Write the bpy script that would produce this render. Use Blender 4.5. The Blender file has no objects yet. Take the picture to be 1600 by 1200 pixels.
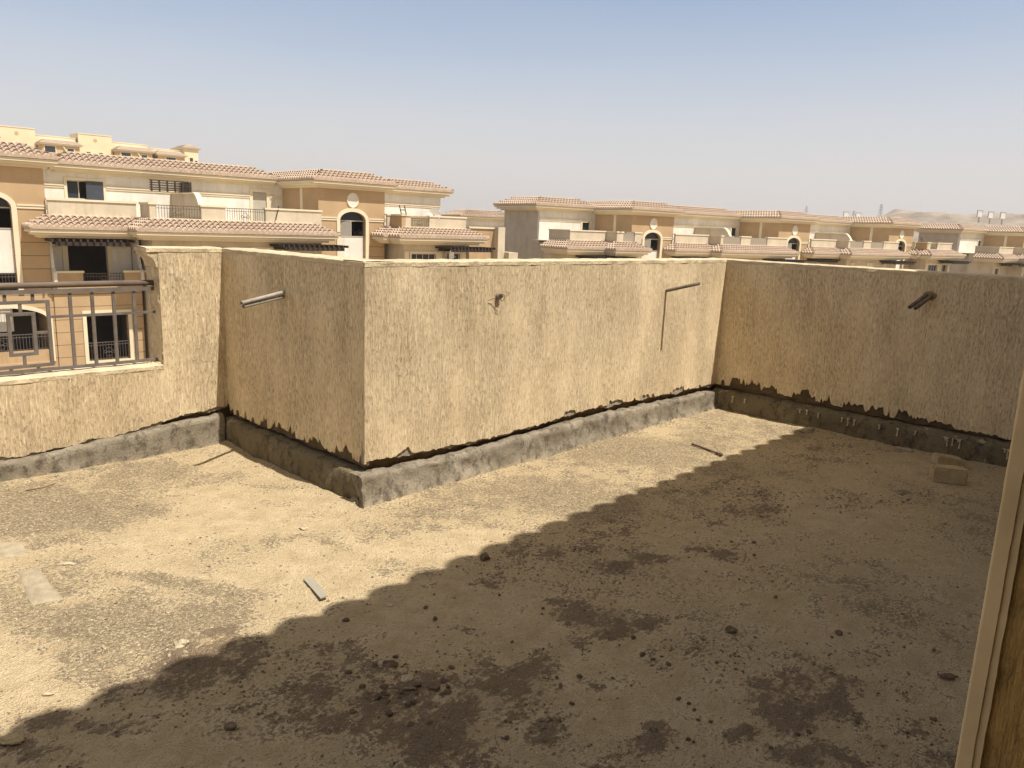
import bpy, math, random
from mathutils import Vector, noise
R = math.radians
random.seed(7)
SC = bpy.context.scene
COL = SC.collection

# ------------------------------------------------------------------ camera
FPX = 1200.0                                   # focal length in pixels of a 1600 px wide frame
PITCH = math.atan(244/1200.0); ROLL = R(2.15)
EYE = Vector((0, 0, 1.6))
FW = Vector((0, math.cos(PITCH), -math.sin(PITCH)))
UP0 = Vector((0, math.sin(PITCH), math.cos(PITCH)))
RT0 = Vector((1, 0, 0))
RT = math.cos(ROLL)*RT0 + math.sin(ROLL)*UP0
UP = -math.sin(ROLL)*RT0 + math.cos(ROLL)*UP0
from mathutils import Matrix
cam = bpy.data.cameras.new('camera')
camo = bpy.data.objects.new('camera', cam); COL.objects.link(camo)
m3 = Matrix((RT, UP, -FW)).transposed()
camo.matrix_world = Matrix.Translation(EYE) @ m3.to_4x4()
cam.sensor_fit = 'HORIZONTAL'; cam.sensor_width = 36.0; cam.lens = 36.0*FPX/1600
cam.clip_start = 0.05; cam.clip_end = 9000
SC.camera = camo

def ray(px, py):
    return FW + (px-800)/FPX*RT + (600-py)/FPX*UP

# terrace frame: local x along the long parapet, local y away from us across it
ANG = R(46.5)
TO = Vector((-0.830, 4.232, 0))
TU = Vector((math.cos(ANG), math.sin(ANG), 0))
TV = Vector((math.sin(ANG), -math.cos(ANG), 0))
def W(u, v, z=0.0):
    return TO + TU*u + TV*v + Vector((0, 0, z))
def ground(px, py, z=0.0):
    """photo pixel -> (u, v) on the terrace floor"""
    d = ray(px, py); t = (z-EYE.z)/d.z; p = EYE + d*t - TO
    return p.dot(TU), p.dot(TV)

def fbm(x, y, z=0.0, o=4):
    return noise.fractal(Vector((x, y, z)), 1.0, 2.0, o)

# ------------------------------------------------------------------ materials
def newmat(name):
    m = bpy.data.materials.new(name); m.use_nodes = True
    nt = m.node_tree; nt.nodes.clear()
    out = nt.nodes.new('ShaderNodeOutputMaterial'); b = nt.nodes.new('ShaderNodeBsdfPrincipled')
    nt.links.new(b.outputs[0], out.inputs[0])
    b.inputs['Specular IOR Level'].default_value = 0.2
    b.inputs['Roughness'].default_value = 0.9
    return m, nt, b
def N(nt, t, **k):
    n = nt.nodes.new(t)
    for a, v in k.items():
        if a.startswith('i_'):
            n.inputs[int(a[2:]) if a[2:].isdigit() else a[2:].replace('_', ' ')].default_value = v
        else: setattr(n, a, v)
    return n
def L(nt, a, b): nt.links.new(a, b)
def coords(nt, scale=(1, 1, 1), loc=(0, 0, 0)):
    tc = N(nt, 'ShaderNodeTexCoord'); mp = N(nt, 'ShaderNodeMapping')
    mp.inputs['Scale'].default_value = scale; mp.inputs['Location'].default_value = loc
    L(nt, tc.outputs['Object'], mp.inputs['Vector']); return mp.outputs[0]
def tnoise(nt, vec, scale, detail=4, rough=0.55):
    n = N(nt, 'ShaderNodeTexNoise'); n.inputs['Scale'].default_value = scale
    n.inputs['Detail'].default_value = detail; n.inputs['Roughness'].default_value = rough
    L(nt, vec, n.inputs['Vector']); return n.outputs['Fac']
def ramp(nt, fac, stops):
    r = N(nt, 'ShaderNodeValToRGB'); e = r.color_ramp.elements
    while len(e) < len(stops): e.new(0.5)
    for q, (p, c) in zip(e, stops):
        q.position = p
        q.color = (c, c, c, 1) if isinstance(c, (int, float)) else (*c, 1)
    L(nt, fac, r.inputs[0]); return r.outputs[0]
def mix(nt, fac, a, b, mode='MIX'):
    n = N(nt, 'ShaderNodeMix', data_type='RGBA', blend_type=mode)
    for k, v in ((0, fac), (6, a), (7, b)):
        if hasattr(v, 'is_linked'): L(nt, v, n.inputs[k])
        elif isinstance(v, (tuple, list)): n.inputs[k].default_value = (*v, 1)
        else: n.inputs[k].default_value = v
    return n.outputs[2]
def maths(nt, op, a, b=None):
    n = N(nt, 'ShaderNodeMath', operation=op)
    for k, v in ((0, a), (1, b)):
        if v is None: continue
        if hasattr(v, 'is_linked'): L(nt, v, n.inputs[k])
        else: n.inputs[k].default_value = v
    return n.outputs[0]
def bump(nt, b, h, strength=0.5, dist=0.01):
    n = N(nt, 'ShaderNodeBump'); n.inputs['Strength'].default_value = strength
    n.inputs['Distance'].default_value = dist
    L(nt, h, n.inputs['Height']); L(nt, n.outputs[0], b.inputs['Normal'])

def mat_plain(name, col, rough=0.8, var=0.12, vscale=2.0, bscale=40, bstr=0.15, bdist=0.01, metal=0.0, stretch=(1, 1, 1)):
    m, nt, b = newmat(name)
    v = coords(nt, stretch)
    n1 = tnoise(nt, v, vscale, 5, 0.6)
    c = mix(nt, ramp(nt, n1, [(0.3, 0.0), (0.7, 1.0)]), tuple(x*(1-var) for x in col), tuple(min(1, x*(1+var)) for x in col))
    L(nt, c, b.inputs['Base Color']); b.inputs['Roughness'].default_value = rough
    b.inputs['Metallic'].default_value = metal
    if bstr: bump(nt, b, tnoise(nt, v, bscale, 3), bstr, bdist)
    return m

def mat_render(name, col):
    """painted house render with dust patches and faint rain runs"""
    m, nt, b = newmat(name)
    v = coords(nt); n1 = tnoise(nt, v, 1.0, 6, 0.65); n2 = tnoise(nt, coords(nt, (1, 1, 0.10), (3, 3, 0)), 3.0, 5, 0.65); n3 = tnoise(nt, v, 5, 5, 0.7)
    c = mix(nt, ramp(nt, n1, [(0.32, 0.0), (0.68, 1.0)]), tuple(x*0.86 for x in col), tuple(min(1, x*1.06) for x in col))
    c = mix(nt, ramp(nt, n2, [(0.50, 0.0), (0.72, 0.5)]), c, (col[0]*.66, col[1]*.62, col[2]*.55))
    c = mix(nt, ramp(nt, n3, [(0.52, 0.0), (0.74, 0.4)]), c, (col[0]*.76, col[1]*.73, col[2]*.68))
    L(nt, c, b.inputs['Base Color']); bump(nt, b, tnoise(nt, v, 14, 4), 0.25, 0.02)
    return m

def mat_stucco(name, light, dark, pit, coarse=1.0):
    """drag finished render: vertical scratches and pits darkened for dust and self shadow"""
    m, nt, b = newmat(name)
    vs = coords(nt, (1, 1, 0.065)); vp = coords(nt, (1, 1, 0.30), (3, 1, 2)); vo = coords(nt); vr = coords(nt, (1, 1, 0.12), (1, 4, 0))
    st = tnoise(nt, vs, 92*coarse, 6, 0.75)
    pt = tnoise(nt, vp, 84*coarse, 6, 0.78)
    fine = tnoise(nt, vo, 300, 2, 0.5)
    big = tnoise(nt, vo, 1.7, 6, 0.65)
    mid = tnoise(nt, vr, 11, 5, 0.65)
    patch = tnoise(nt, vo, 6, 5, 0.7)
    h = maths(nt, 'ADD', maths(nt, 'MULTIPLY', ramp(nt, st, [(0.36, 0.0), (0.60, 1.0)]), 0.9),
              maths(nt, 'MULTIPLY', ramp(nt, pt, [(0.34, 0.0), (0.48, 1.0)]), 0.6))
    h = maths(nt, 'ADD', h, maths(nt, 'MULTIPLY', fine, 0.25))
    c = mix(nt, ramp(nt, big, [(0.34, 0.0), (0.66, 1.0)]), dark, light)
    c = mix(nt, maths(nt, 'MULTIPLY', ramp(nt, mid, [(0.46, 0.0), (0.70, 1.0)]), 0.6), c, dark)
    c = mix(nt, maths(nt, 'MULTIPLY', ramp(nt, patch, [(0.55, 0.0), (0.72, 1.0)]), 0.35), c, tuple(min(1, x*1.13) for x in light))
    pm = ramp(nt, pt, [(0.40, 1.0), (0.47, 0.0)])
    sm = ramp(nt, st, [(0.38, 1.0), (0.52, 0.0)])
    tc = N(nt, 'ShaderNodeTexCoord'); sp = N(nt, 'ShaderNodeSeparateXYZ'); L(nt, tc.outputs['Object'], sp.inputs[0])
    run = tnoise(nt, coords(nt, (1, 1, 0.05), (2, 7, 1)), 9, 4, 0.6)
    rm = maths(nt, 'MULTIPLY', ramp(nt, run, [(0.50, 0.0), (0.66, 1.0)]), ramp(nt, sp.outputs['Z'], [(0.55, 0.0), (1.0, 0.22)]))
    c = mix(nt, rm, c, tuple(x*0.55 for x in dark))
    # pits are denser where the trowel dragged harder
    dens = ramp(nt, tnoise(nt, coords(nt, (1, 1, 0.4), (9, 9, 9)), 3.2, 5, 0.65), [(0.35, 0.45), (0.65, 1.0)])
    f = maths(nt, 'MAXIMUM', maths(nt, 'MULTIPLY', pm, 0.85), maths(nt, 'MULTIPLY', sm, 0.62))
    hi = maths(nt, 'MULTIPLY', ramp(nt, pt, [(0.54, 0.0), (0.64, 1.0)]), 0.5)
    c = mix(nt, hi, c, tuple(min(1, x*1.15) for x in light))
    c = mix(nt, maths(nt, 'MULTIPLY', f, dens), c, pit)  # pit colour also stands in for the shadow the bump relief lacks
    L(nt, c, b.inputs['Base Color']); b.inputs['Roughness'].default_value = 0.95
    bump(nt, b, maths(nt, 'MULTIPLY', h, dens), 1.0, 0.0075)
    return m

def mat_cement(name, a, c2, stain, drip=None, dust=None):
    m, nt, b = newmat(name)
    v = coords(nt); vs = coords(nt, (1, 1, 0.7))
    n1 = tnoise(nt, v, 4.5, 7, 0.72); n2 = tnoise(nt, vs, 13, 7, 0.75); n3 = tnoise(nt, v, 90, 3)
    c = mix(nt, ramp(nt, n1, [(0.34, 0.0), (0.64, 1.0)]), a, c2)
    c = mix(nt, maths(nt, 'MULTIPLY', ramp(nt, n2, [(0.5, 0.0), (0.62, 1.0)]), 0.8), c, stain)
    c = mix(nt, maths(nt, 'MULTIPLY', ramp(nt, n3, [(0.4, 1.0), (0.6, 0.0)]), 0.25), c, stain)
    if dust:
        tc = N(nt, 'ShaderNodeTexCoord'); sp = N(nt, 'ShaderNodeSeparateXYZ'); L(nt, tc.outputs['Object'], sp.inputs[0])
        dz = maths(nt, 'ADD', sp.outputs['Z'], maths(nt, 'MULTIPLY', maths(nt, 'SUBTRACT', n2, 0.5), 0.16))
        c = mix(nt, ramp(nt, dz, [(0.0, 0.75), (0.03, 0.0)]), c, dust)
    if drip:
        vd = coords(nt, (1, 1, 0.22), (7, 3, 5))
        nd = tnoise(nt, vd, 11, 3, 0.5)
        c = mix(nt, maths(nt, 'MULTIPLY', ramp(nt, nd, [(0.655, 0.0), (0.69, 1.0)]), 0.8), c, drip)
    L(nt, c, b.inputs['Base Color'])
    bump(nt, b, maths(nt, 'ADD', n2, maths(nt, 'MULTIPLY', n3, 0.5)), 0.7, 0.012)
    return m

def mat_floor():
    m, nt, b = newmat('dusty_screed')
    v = coords(nt)
    at = N(nt, 'ShaderNodeAttribute', attribute_name='dirt').outputs['Fac']
    ag = N(nt, 'ShaderNodeAttribute', attribute_name='grit').outputs['Fac']
    n_big = tnoise(nt, v, 0.9, 5, 0.6); n_mid = tnoise(nt, v, 7, 6, 0.68)
    n_fin = tnoise(nt, v, 60, 4, 0.65); n_grain = tnoise(nt, v, 230, 2, 0.6)
    n_two = tnoise(nt, coords(nt, (1, 2.2, 1), (5, 2, 0)), 19, 5, 0.7)
    n_peb = N(nt, 'ShaderNodeTexVoronoi'); n_peb.inputs['Scale'].default_value = 120; L(nt, v, n_peb.inputs['Vector'])
    sand = mix(nt, ramp(nt, n_mid, [(0.35, 0.0), (0.65, 1.0)]), (0.47, 0.365, 0.21), (0.65, 0.525, 0.325))
    pc = N(nt, 'ShaderNodeSeparateColor'); L(nt, n_peb.outputs['Color'], pc.inputs[0])
    grit = mix(nt, ramp(nt, n_fin, [(0.32, 0.0), (0.68, 1.0)]), (0.185, 0.142, 0.083), (0.36, 0.285, 0.175))
    grit = mix(nt, maths(nt, 'MULTIPLY', ramp(nt, pc.outputs[0], [(0.55, 0.0), (0.95, 1.0)]), 0.75), grit, (0.58, 0.48, 0.31))
    grit = mix(nt, maths(nt, 'MULTIPLY', ramp(nt, pc.outputs[1], [(0.65, 0.0), (0.95, 1.0)]), 0.5), grit, (0.13, 0.10, 0.066))
    gf = maths(nt, 'ADD', ag, maths(nt, 'MULTIPLY', maths(nt, 'SUBTRACT', n_mid, 0.5), 1.6))
    gf = maths(nt, 'ADD', gf, maths(nt, 'MULTIPLY', maths(nt, 'SUBTRACT', n_fin, 0.5), 2.0))
    c = mix(nt, ramp(nt, gf, [(0.44, 0.0), (0.57, 1.0)]), sand, grit)
    dirt = mix(nt, ramp(nt, n_fin, [(0.3, 0.0), (0.7, 1.0)]), (0.10, 0.068, 0.041), (0.27, 0.198, 0.125))
    df = maths(nt, 'ADD', at, maths(nt, 'MULTIPLY', maths(nt, 'SUBTRACT', n_mid, 0.5), 2.2))
    df = maths(nt, 'ADD', df, maths(nt, 'MULTIPLY', maths(nt, 'SUBTRACT', n_two, 0.5), 1.5))
    df = maths(nt, 'ADD', df, maths(nt, 'MULTIPLY', maths(nt, 'SUBTRACT', n_fin, 0.5), 1.1))
    c = mix(nt, ramp(nt, df, [(0.46, 0.0), (0.72, 0.85)]), c, dirt)
    c = mix(nt, ramp(nt, n_two, [(0.60, 0.0), (0.74, 0.6)]), c, (0.20, 0.15, 0.10))
    sp = ramp(nt, n_grain, [(0.34, 1.0), (0.46, 0.0)])
    c = mix(nt, maths(nt, 'MULTIPLY', sp, 0.5), c, (0.18, 0.14, 0.092))
    sl = ramp(nt, n_grain, [(0.58, 0.0), (0.68, 1.0)])
    c = mix(nt, maths(nt, 'MULTIPLY', sl, 0.4), c, (0.62, 0.53, 0.38))
    L(nt, c, b.inputs['Base Color']); b.inputs['Roughness'].default_value = 1.0
    h = maths(nt, 'ADD', maths(nt, 'MULTIPLY', n_fin, 1.0), maths(nt, 'MULTIPLY', n_grain, 0.5))
    h = maths(nt, 'ADD', h, maths(nt, 'MULTIPLY', n_mid, 1.0))
    h = maths(nt, 'SUBTRACT', h, maths(nt, 'MULTIPLY', n_peb.outputs['Distance'], 0.5))
    bump(nt, b, h, 0.9, 0.018)
    return m

def mat_tile():
    m, nt, b = newmat('clay_roof_tile')
    v = coords(nt)
    n1 = tnoise(nt, v, 0.7, 4, 0.6); n2 = tnoise(nt, v, 5.5, 3, 0.7)
    c = mix(nt, ramp(nt, n1, [(0.3, 0.0), (0.7, 1.0)]), (0.375, 0.285, 0.21), (0.455, 0.36, 0.27))
    c = mix(nt, ramp(nt, n2, [(0.5, 0.0), (0.75, 0.7)]), c, (0.60, 0.49, 0.38))
    c = mix(nt, ramp(nt, n2, [(0.28, 0.7), (0.42, 0.0)]), c, (0.33, 0.20, 0.14))
    L(nt, c, b.inputs['Base Color']); b.inputs['Roughness'].default_value = 0.8
    bump(nt, b, tnoise(nt, v, 30, 3), 0.2, 0.01)
    return m

def mat_grooved(name, col, z0, step):
    """painted render with scored joint lines at regular heights below z0"""
    m, nt, b = newmat(name)
    v = coords(nt)
    n1 = tnoise(nt, v, 0.8, 5, 0.6); n2 = tnoise(nt, v, 9, 4, 0.6)
    c = mix(nt, ramp(nt, n1, [(0.3, 0.0), (0.7, 1.0)]), tuple(x*0.88 for x in col), tuple(x*1.08 for x in col))
    c = mix(nt, ramp(nt, n2, [(0.5, 0.0), (0.8, 0.35)]), c, tuple(x*0.78 for x in col))
    tc = N(nt, 'ShaderNodeTexCoord'); sp = N(nt, 'ShaderNodeSeparateXYZ'); L(nt, tc.outputs['Object'], sp.inputs[0])
    z = maths(nt, 'SUBTRACT', z0, sp.outputs['Z'])
    fr = maths(nt, 'MODULO', z, step)
    ln = maths(nt, 'MULTIPLY', maths(nt, 'LESS_THAN', fr, 0.035), maths(nt, 'GREATER_THAN', z, 0.3))
    c = mix(nt, ln, c, tuple(x*0.42 for x in col))
    L(nt, c, b.inputs['Base Color'])
    bump(nt, b, maths(nt, 'SUBTRACT', tnoise(nt, v, 40, 3), maths(nt, 'MULTIPLY', ln, 2.0)), 0.25, 0.02)
    return m

M = {}
M['stucco'] = mat_stucco('drag_stucco_cream', (0.86, 0.71, 0.465), (0.75, 0.60, 0.38), (0.45, 0.33, 0.185))
M['coping'] = mat_plain('coping_render', (0.52, 0.43, 0.285), 0.95, 0.25, 7, 60, 0.6, 0.012)
M['under'] = mat_plain('grey_undercoat', (0.30, 0.265, 0.20), 0.95, 0.25, 9, 60, 0.5, 0.01)
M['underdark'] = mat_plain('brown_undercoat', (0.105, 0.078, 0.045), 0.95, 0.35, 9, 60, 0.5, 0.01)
M['masonry'] = mat_plain('raw_masonry', (0.22, 0.15, 0.085), 0.95, 0.3, 6, 30, 0.6, 0.02)
M['curb'] = mat_cement('cement_upstand', (0.165, 0.140, 0.100), (0.31, 0.268, 0.20), (0.066, 0.055, 0.040), None, (0.36, 0.295, 0.19))
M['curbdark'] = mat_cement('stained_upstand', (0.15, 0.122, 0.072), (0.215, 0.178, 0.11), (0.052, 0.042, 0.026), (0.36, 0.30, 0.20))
M['floor'] = mat_floor()
M['dirtbit'] = mat_plain('earth_clod', (0.185, 0.14, 0.095), 1.0, 0.4, 30, 80, 0.6, 0.01)
M['stone'] = mat_plain('pale_stone', (0.47, 0.395, 0.275), 1.0, 0.3, 25, 80, 0.6, 0.01)
M['brick'] = mat_plain('cement_brick', (0.44, 0.345, 0.205), 1.0, 0.2, 8, 70, 0.8, 0.012)
M['board'] = mat_plain('grey_tile_offcut', (0.30, 0.275, 0.215), 0.7, 0.06, 8, 60, 0.1, 0.003)
M['slab'] = mat_plain('dusty_slab', (0.355, 0.30, 0.205), 1.0, 0.22, 18, 140, 0.7, 0.01)
M['slabgrit'] = mat_plain('plaster_crumb', (0.40, 0.33, 0.225), 1.0, 0.4, 30, 80, 0.5, 0.01)
M['iron'] = mat_plain('rusty_iron', (0.11, 0.075, 0.05), 0.8, 0.35, 20, 90, 0.4, 0.004)
M['rail'] = mat_plain('painted_steel_brown', (0.15, 0.128, 0.108), 0.5, 0.25, 14, 120, 0.25, 0.002)
M['hand'] = mat_plain('handrail_brown', (0.175, 0.135, 0.105), 0.38, 0.2, 10, 120, 0.15, 0.002)
M['pvc'] = mat_plain('grey_conduit', (0.33, 0.30, 0.25), 0.5, 0.15, 20, 90, 0.15, 0.002)
M['pipe'] = mat_plain('dusty_dark_conduit', (0.16, 0.125, 0.09), 0.7, 0.25, 20, 90, 0.2, 0.002)
M['bead'] = mat_plain('jamb_bead_paint', (0.82, 0.61, 0.32), 0.8, 0.14, 9, 60, 0.15, 0.004)
M['ochre'] = mat_stucco('ochre_stucco', (0.88, 0.56, 0.20), (0.74, 0.45, 0.14), (0.42, 0.24, 0.07), 0.8)
M['room'] = mat_plain('room_plaster', (0.42, 0.35, 0.25), 0.9, 0.1, 2)
M['tile'] = mat_tile()
M['tileshade'] = mat_plain('tile_riser_shade', (0.14, 0.095, 0.07), 0.9, 0.2, 3)  # dark colour painted on course risers for the shade under each roll
M['tan'] = mat_grooved('tan_render', (0.435, 0.31, 0.18), 0.73, 0.62)
M['tanplain'] = mat_render('tan_render_plain', (0.435, 0.31, 0.18))
M['white'] = mat_render('ivory_render', (0.71, 0.675, 0.605))
M['cream'] = mat_plain('cream_trim', (0.67, 0.585, 0.425), 0.85, 0.06, 1.0, 20, 0.1, 0.01)
M['beige'] = mat_render('beige_render', (0.56, 0.49, 0.37))
M['grey'] = mat_render('shaded_side_render', (0.50, 0.44, 0.35))  # greyed to carry the shade on left-facing walls and dividers
M['glass'] = mat_plain('dark_glass', (0.03, 0.035, 0.042), 0.12, 0.1, 1, 5, 0.0)
M['frame'] = mat_plain('window_frame', (0.42, 0.39, 0.33), 0.6, 0.08, 2)
M['shutter'] = mat_plain('shutter_blue_grey', (0.055, 0.063, 0.08), 0.5, 0.1, 2)
M['panel'] = mat_plain('railing_shade_grey', (0.29, 0.255, 0.20), 0.8, 0.1, 2, 14, 0.3, 0.02, stretch=(.1, .1, 1))  # darkened to hold the shade seen in the railing openings
M['curtain'] = mat_plain('dusty_blind', (0.27, 0.25, 0.21), 0.6, 0.1, 2)
M['timber'] = mat_plain('dark_timber', (0.042, 0.032, 0.026), 0.7, 0.25, 5)
M['metal'] = mat_plain('balcony_metal', (0.10, 0.085, 0.075), 0.6, 0.15, 5)
M['interior'] = mat_plain('unlit_interior', (0.10, 0.085, 0.07), 0.9, 0.1, 2)  # dark colour paints in the gloom of rooms behind openings
M['yellow'] = mat_plain('yellow_render', (0.70, 0.60, 0.40), 0.9, 0.06, 0.3, 8, 0.1, 0.02)
M['yellowtan'] = mat_plain('ochre_render_far', (0.50, 0.36, 0.19), 0.9, 0.06, 0.3, 8, 0.1, 0.02)
M['dish'] = mat_plain('white_dish', (0.78, 0.78, 0.76), 0.4, 0.04, 3)
M['desert'] = mat_plain('desert_sand', (0.36, 0.285, 0.19), 1.0, 0.2, 0.02, 0.3, 0.4, 0.5)
M['hill'] = mat_plain('desert_hill', (0.265, 0.215, 0.16), 1.0, 0.45, 0.04, 0.12, 0.6, 2.0, stretch=(1, 1, 3))
M['steelgrey'] = mat_plain('galvanised_steel', (0.22, 0.215, 0.21), 0.6, 0.1, 1)
M['signface'] = mat_plain('blank_sign_face', (0.62, 0.60, 0.57), 0.7, 0.05, 0.3)

# ------------------------------------------------------------------ mesh helpers
class MB:
    def __init__(s): s.v = []; s.f = []; s.alt = set()
    def add(s, vs, fs):
        o = len(s.v); s.v += [tuple(p) for p in vs]; s.f += [tuple(i+o for i in f) for f in fs]; return s
    def box(s, x0, x1, y0, y1, z0, z1):
        if x0 > x1: x0, x1 = x1, x0
        if y0 > y1: y0, y1 = y1, y0
        if z0 > z1: z0, z1 = z1, z0
        return s.add([(x0,y0,z0),(x1,y0,z0),(x1,y1,z0),(x0,y1,z0),(x0,y0,z1),(x1,y0,z1),(x1,y1,z1),(x0,y1,z1)],
              [(3,2,1,0),(4,5,6,7),(0,1,5,4),(1,2,6,5),(2,3,7,6),(3,0,4,7)])
    def quad(s, a, b, c, d): return s.add([a, b, c, d], [(0, 1, 2, 3)])
    def tube(s, pts, r, n=10, cap=True, r2=None):
        pts = [Vector(p) for p in pts]; rings = []
        for i, p in enumerate(pts):
            d = (pts[min(i+1, len(pts)-1)] - pts[max(i-1, 0)]).normalized()
            a = Vector((0, 0, 1)) if abs(d.z) < 0.9 else Vector((1, 0, 0))
            x = d.cross(a).normalized(); y = x.cross(d)
            rr = r if r2 is None else r + (r2-r)*i/(len(pts)-1)
            rings.append([p + (x*math.cos(2*math.pi*k/n) + y*math.sin(2*math.pi*k/n))*rr for k in range(n)])
        vs = [q for rg in rings for q in rg]
        fs = [(i*n+k, (i+1)*n+k, (i+1)*n+(k+1) % n, i*n+(k+1) % n) for i in range(len(pts)-1) for k in range(n)]
        if cap: fs += [tuple(range(n)), tuple(reversed(range((len(pts)-1)*n, len(pts)*n)))]
        return s.add(vs, fs)
    def hollow(s, a, b, r, t=0.004, n=14, depth=0.12):
        """a pipe from a to b, open at b"""
        a, b = Vector(a), Vector(b); d = (b-a).normalized()
        up = Vector((0, 0, 1)) if abs(d.z) < 0.9 else Vector((1, 0, 0))
        x = d.cross(up).normalized(); y = x.cross(d)
        ring = lambda p, q: [p + (x*math.cos(2*math.pi*k/n) + y*math.sin(2*math.pi*k/n))*q for k in range(n)]
        vs = ring(a, r)+ring(b, r)+ring(b, r-t)+ring(b-d*depth, r-t)
        fs = [(j*n+k, (j+1)*n+k, (j+1)*n+(k+1) % n, j*n+(k+1) % n) for j in range(3) for k in range(n)]
        fs.append(tuple(reversed(range(3*n, 4*n))))
        return s.add(vs, fs)
    def grid(s, rows, flip=False):
        n = len(rows[0]); vs = [p for r in rows for p in r]
        fs = []
        for i in range(len(rows)-1):
            for k in range(n-1):
                q = (i*n+k, i*n+k+1, (i+1)*n+k+1, (i+1)*n+k)
                fs.append(q[::-1] if flip else q)
        return s.add(vs, fs)
    def build(s, name, mat, parent=None, smooth=False, loc=None, rz=None, mat2=None):
        me = bpy.data.meshes.new(name); me.from_pydata(s.v, [], s.f)
        if mat2:
            me.polygons.foreach_set('material_index', [1 if i in s.alt else 0 for i in range(len(s.f))])
        me.validate(); me.update()
        if smooth:
            me.polygons.foreach_set('use_smooth', [True]*len(me.polygons))
        if mat is not None: me.materials.append(M[mat] if isinstance(mat, str) else mat)
        if mat2: me.materials.append(M[mat2])
        o = bpy.data.objects.new(name, me); COL.objects.link(o)
        if parent is not None: o.parent = parent
        if loc is not None: o.location = loc
        if rz is not None: o.rotation_euler = (0, 0, rz)
        return o

def tag(o, label=None, cat=None, group=None, kind=None):
    for k, v in (('label', label), ('category', cat), ('group', group), ('kind', kind)):
        if v: o[k] = v
    return o
def thing(name, label, cat, loc=(0, 0, 0), rz=0.0, group=None):
    o = bpy.data.objects.new(name, None); COL.objects.link(o)
    o.empty_display_size = 0.2
    o.location = loc; o.rotation_euler = (0, 0, rz); return tag(o, label, cat, group)
def copy_tree(o, parent=None):
    c = o.copy(); COL.objects.link(c)
    if parent is not None: c.parent = parent
    for ch in [x for x in bpy.data.objects if x.parent == o]: copy_tree(ch, c)
    return c

# ------------------------------------------------------------------ terrace parapets
ZT = 1.39
def panel(mb, length, zb, y0, y1, ztop, dx=0.012, wav=0.003, seed=0.0, x0=0.0):
    """a coat of render standing on local x, its lower edge following zb(x)"""
    n = int((length-x0)/dx)+1; xs = [x0+(length-x0)*i/n for i in range(n+1)]
    rows = []
    nz = 7
    for j in range(nz):
        row = []
        for x in xs:
            b = zb(x); z = b + (ztop-b)*j/(nz-1)
            row.append((x, y0 + wav*fbm(x*2.2+seed, z*2.2, seed, 3) if 0 < j else y0+0.002, z))
        rows.append(row)
    mb.grid(rows)
    mb.grid([[(x, y1, zb(x)) for x in xs], [(x, y0+0.002, zb(x)) for x in xs]])
    for x in (xs[0], xs[-1]):
        b = zb(x); q = [(x, y0, b), (x, y1, b), (x, y1, ztop), (x, y0, ztop)]
        mb.add(q, [(0, 1, 2, 3) if x == xs[-1] else (3, 2, 1, 0)])
    return mb
def lerp_pts(pts):
    def f(x):
        if x <= pts[0][0]: return pts[0][1]
        for (a, p), (b, q) in zip(pts, pts[1:]):
            if x <= b: return p + (q-p)*(x-a)/(b-a)
        return pts[-1][1]
    return f
def torn(base, amp, seed, finger=0.0, dens=0.1, tips=0.7, freq=6.5):
    def f(x):
        z = base(x) + amp*0.6*fbm(x*5+seed, seed, 0, 3) + amp*0.5*fbm(x*34, seed*2, 1, 4)
        if finger:
            q = fbm(x*freq, seed*3, 2, 4)-dens; q = max(0.0, min(1.0, q*9))
            z += finger*q*(0.55+0.75*abs(fbm(x*17, seed, 4, 3))) + finger*0.30*q*fbm(x*60, seed, 8, 3)
            k = max(0.0, fbm(x*26, seed*5, 6, 3)-0.12); z += finger*tips*min(1.0, k*5)
        return z
    return f
def curb(length, x0, prof, h, seed, amp=0.008, dx=0.02):
    """rough cement upstand swept along local x; prof = (y, fraction of the height)"""
    mb = MB(); n = int((length-x0)/dx)
    rows = []
    for j, (y, f) in enumerate(prof):
        row = []
        for i in range(n+1):
            x = x0 + (length-x0)*i/n; hh = h(x)
            k = 1.0 if j < len(prof)-1 else 0.2
            row.append((x + 0.006*fbm(f*9, x*3, seed)*(i in (0, n)), y + amp*k*0.8*fbm(x*7, f*4+seed, seed, 4) + amp*0.55*k*fbm(x*40, f*12, seed, 3),
                        hh*f - (0.02 if j == 0 else 0) + amp*0.9*fbm(x*9, f*3, seed+5, 4)*(f > 0.6)))
        rows.append(row)
    mb.grid(rows)
    for e in (0, n):
        pts = [r[e] for r in rows]; mb.add(pts, [tuple(range(len(pts))) if e else tuple(reversed(range(len(pts))))])
    return mb
def coping(mb, x0, x1, y0, y1, seed, z=ZT, dx=0.03):
    n = max(2, int((x1-x0)/dx)); xs = [x0+(x1-x0)*i/n for i in range(n+1)]
    j = lambda x, k, a: a*fbm(x*9, k, seed, 3)
    mb.grid([[(x, y0-0.002+j(x, 1, .004), z-0.03+j(x, 7, .004)) for x in xs], [(x, y0-0.002+j(x, 2, .006), z-0.006+j(x, 3, .004)) for x in xs],
             [(x, y0+0.012, z+j(x, 4, .004)) for x in xs], [(x, (y0+y1)/2, z+0.002+j(x, 5, .005)) for x in xs],
             [(x, y1, z+j(x, 6, .004)) for x in xs], [(x, y1, z-0.05) for x in xs]])
    for x, fl in ((x0, 1), (x1, 0)):
        q = [(x, y0, z-0.03), (x, y0, z-0.003), (x, y1, z-0.003), (x, y1, z-0.03)]
        mb.add(q, [(0, 1, 2, 3) if fl else (3, 2, 1, 0)])

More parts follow.
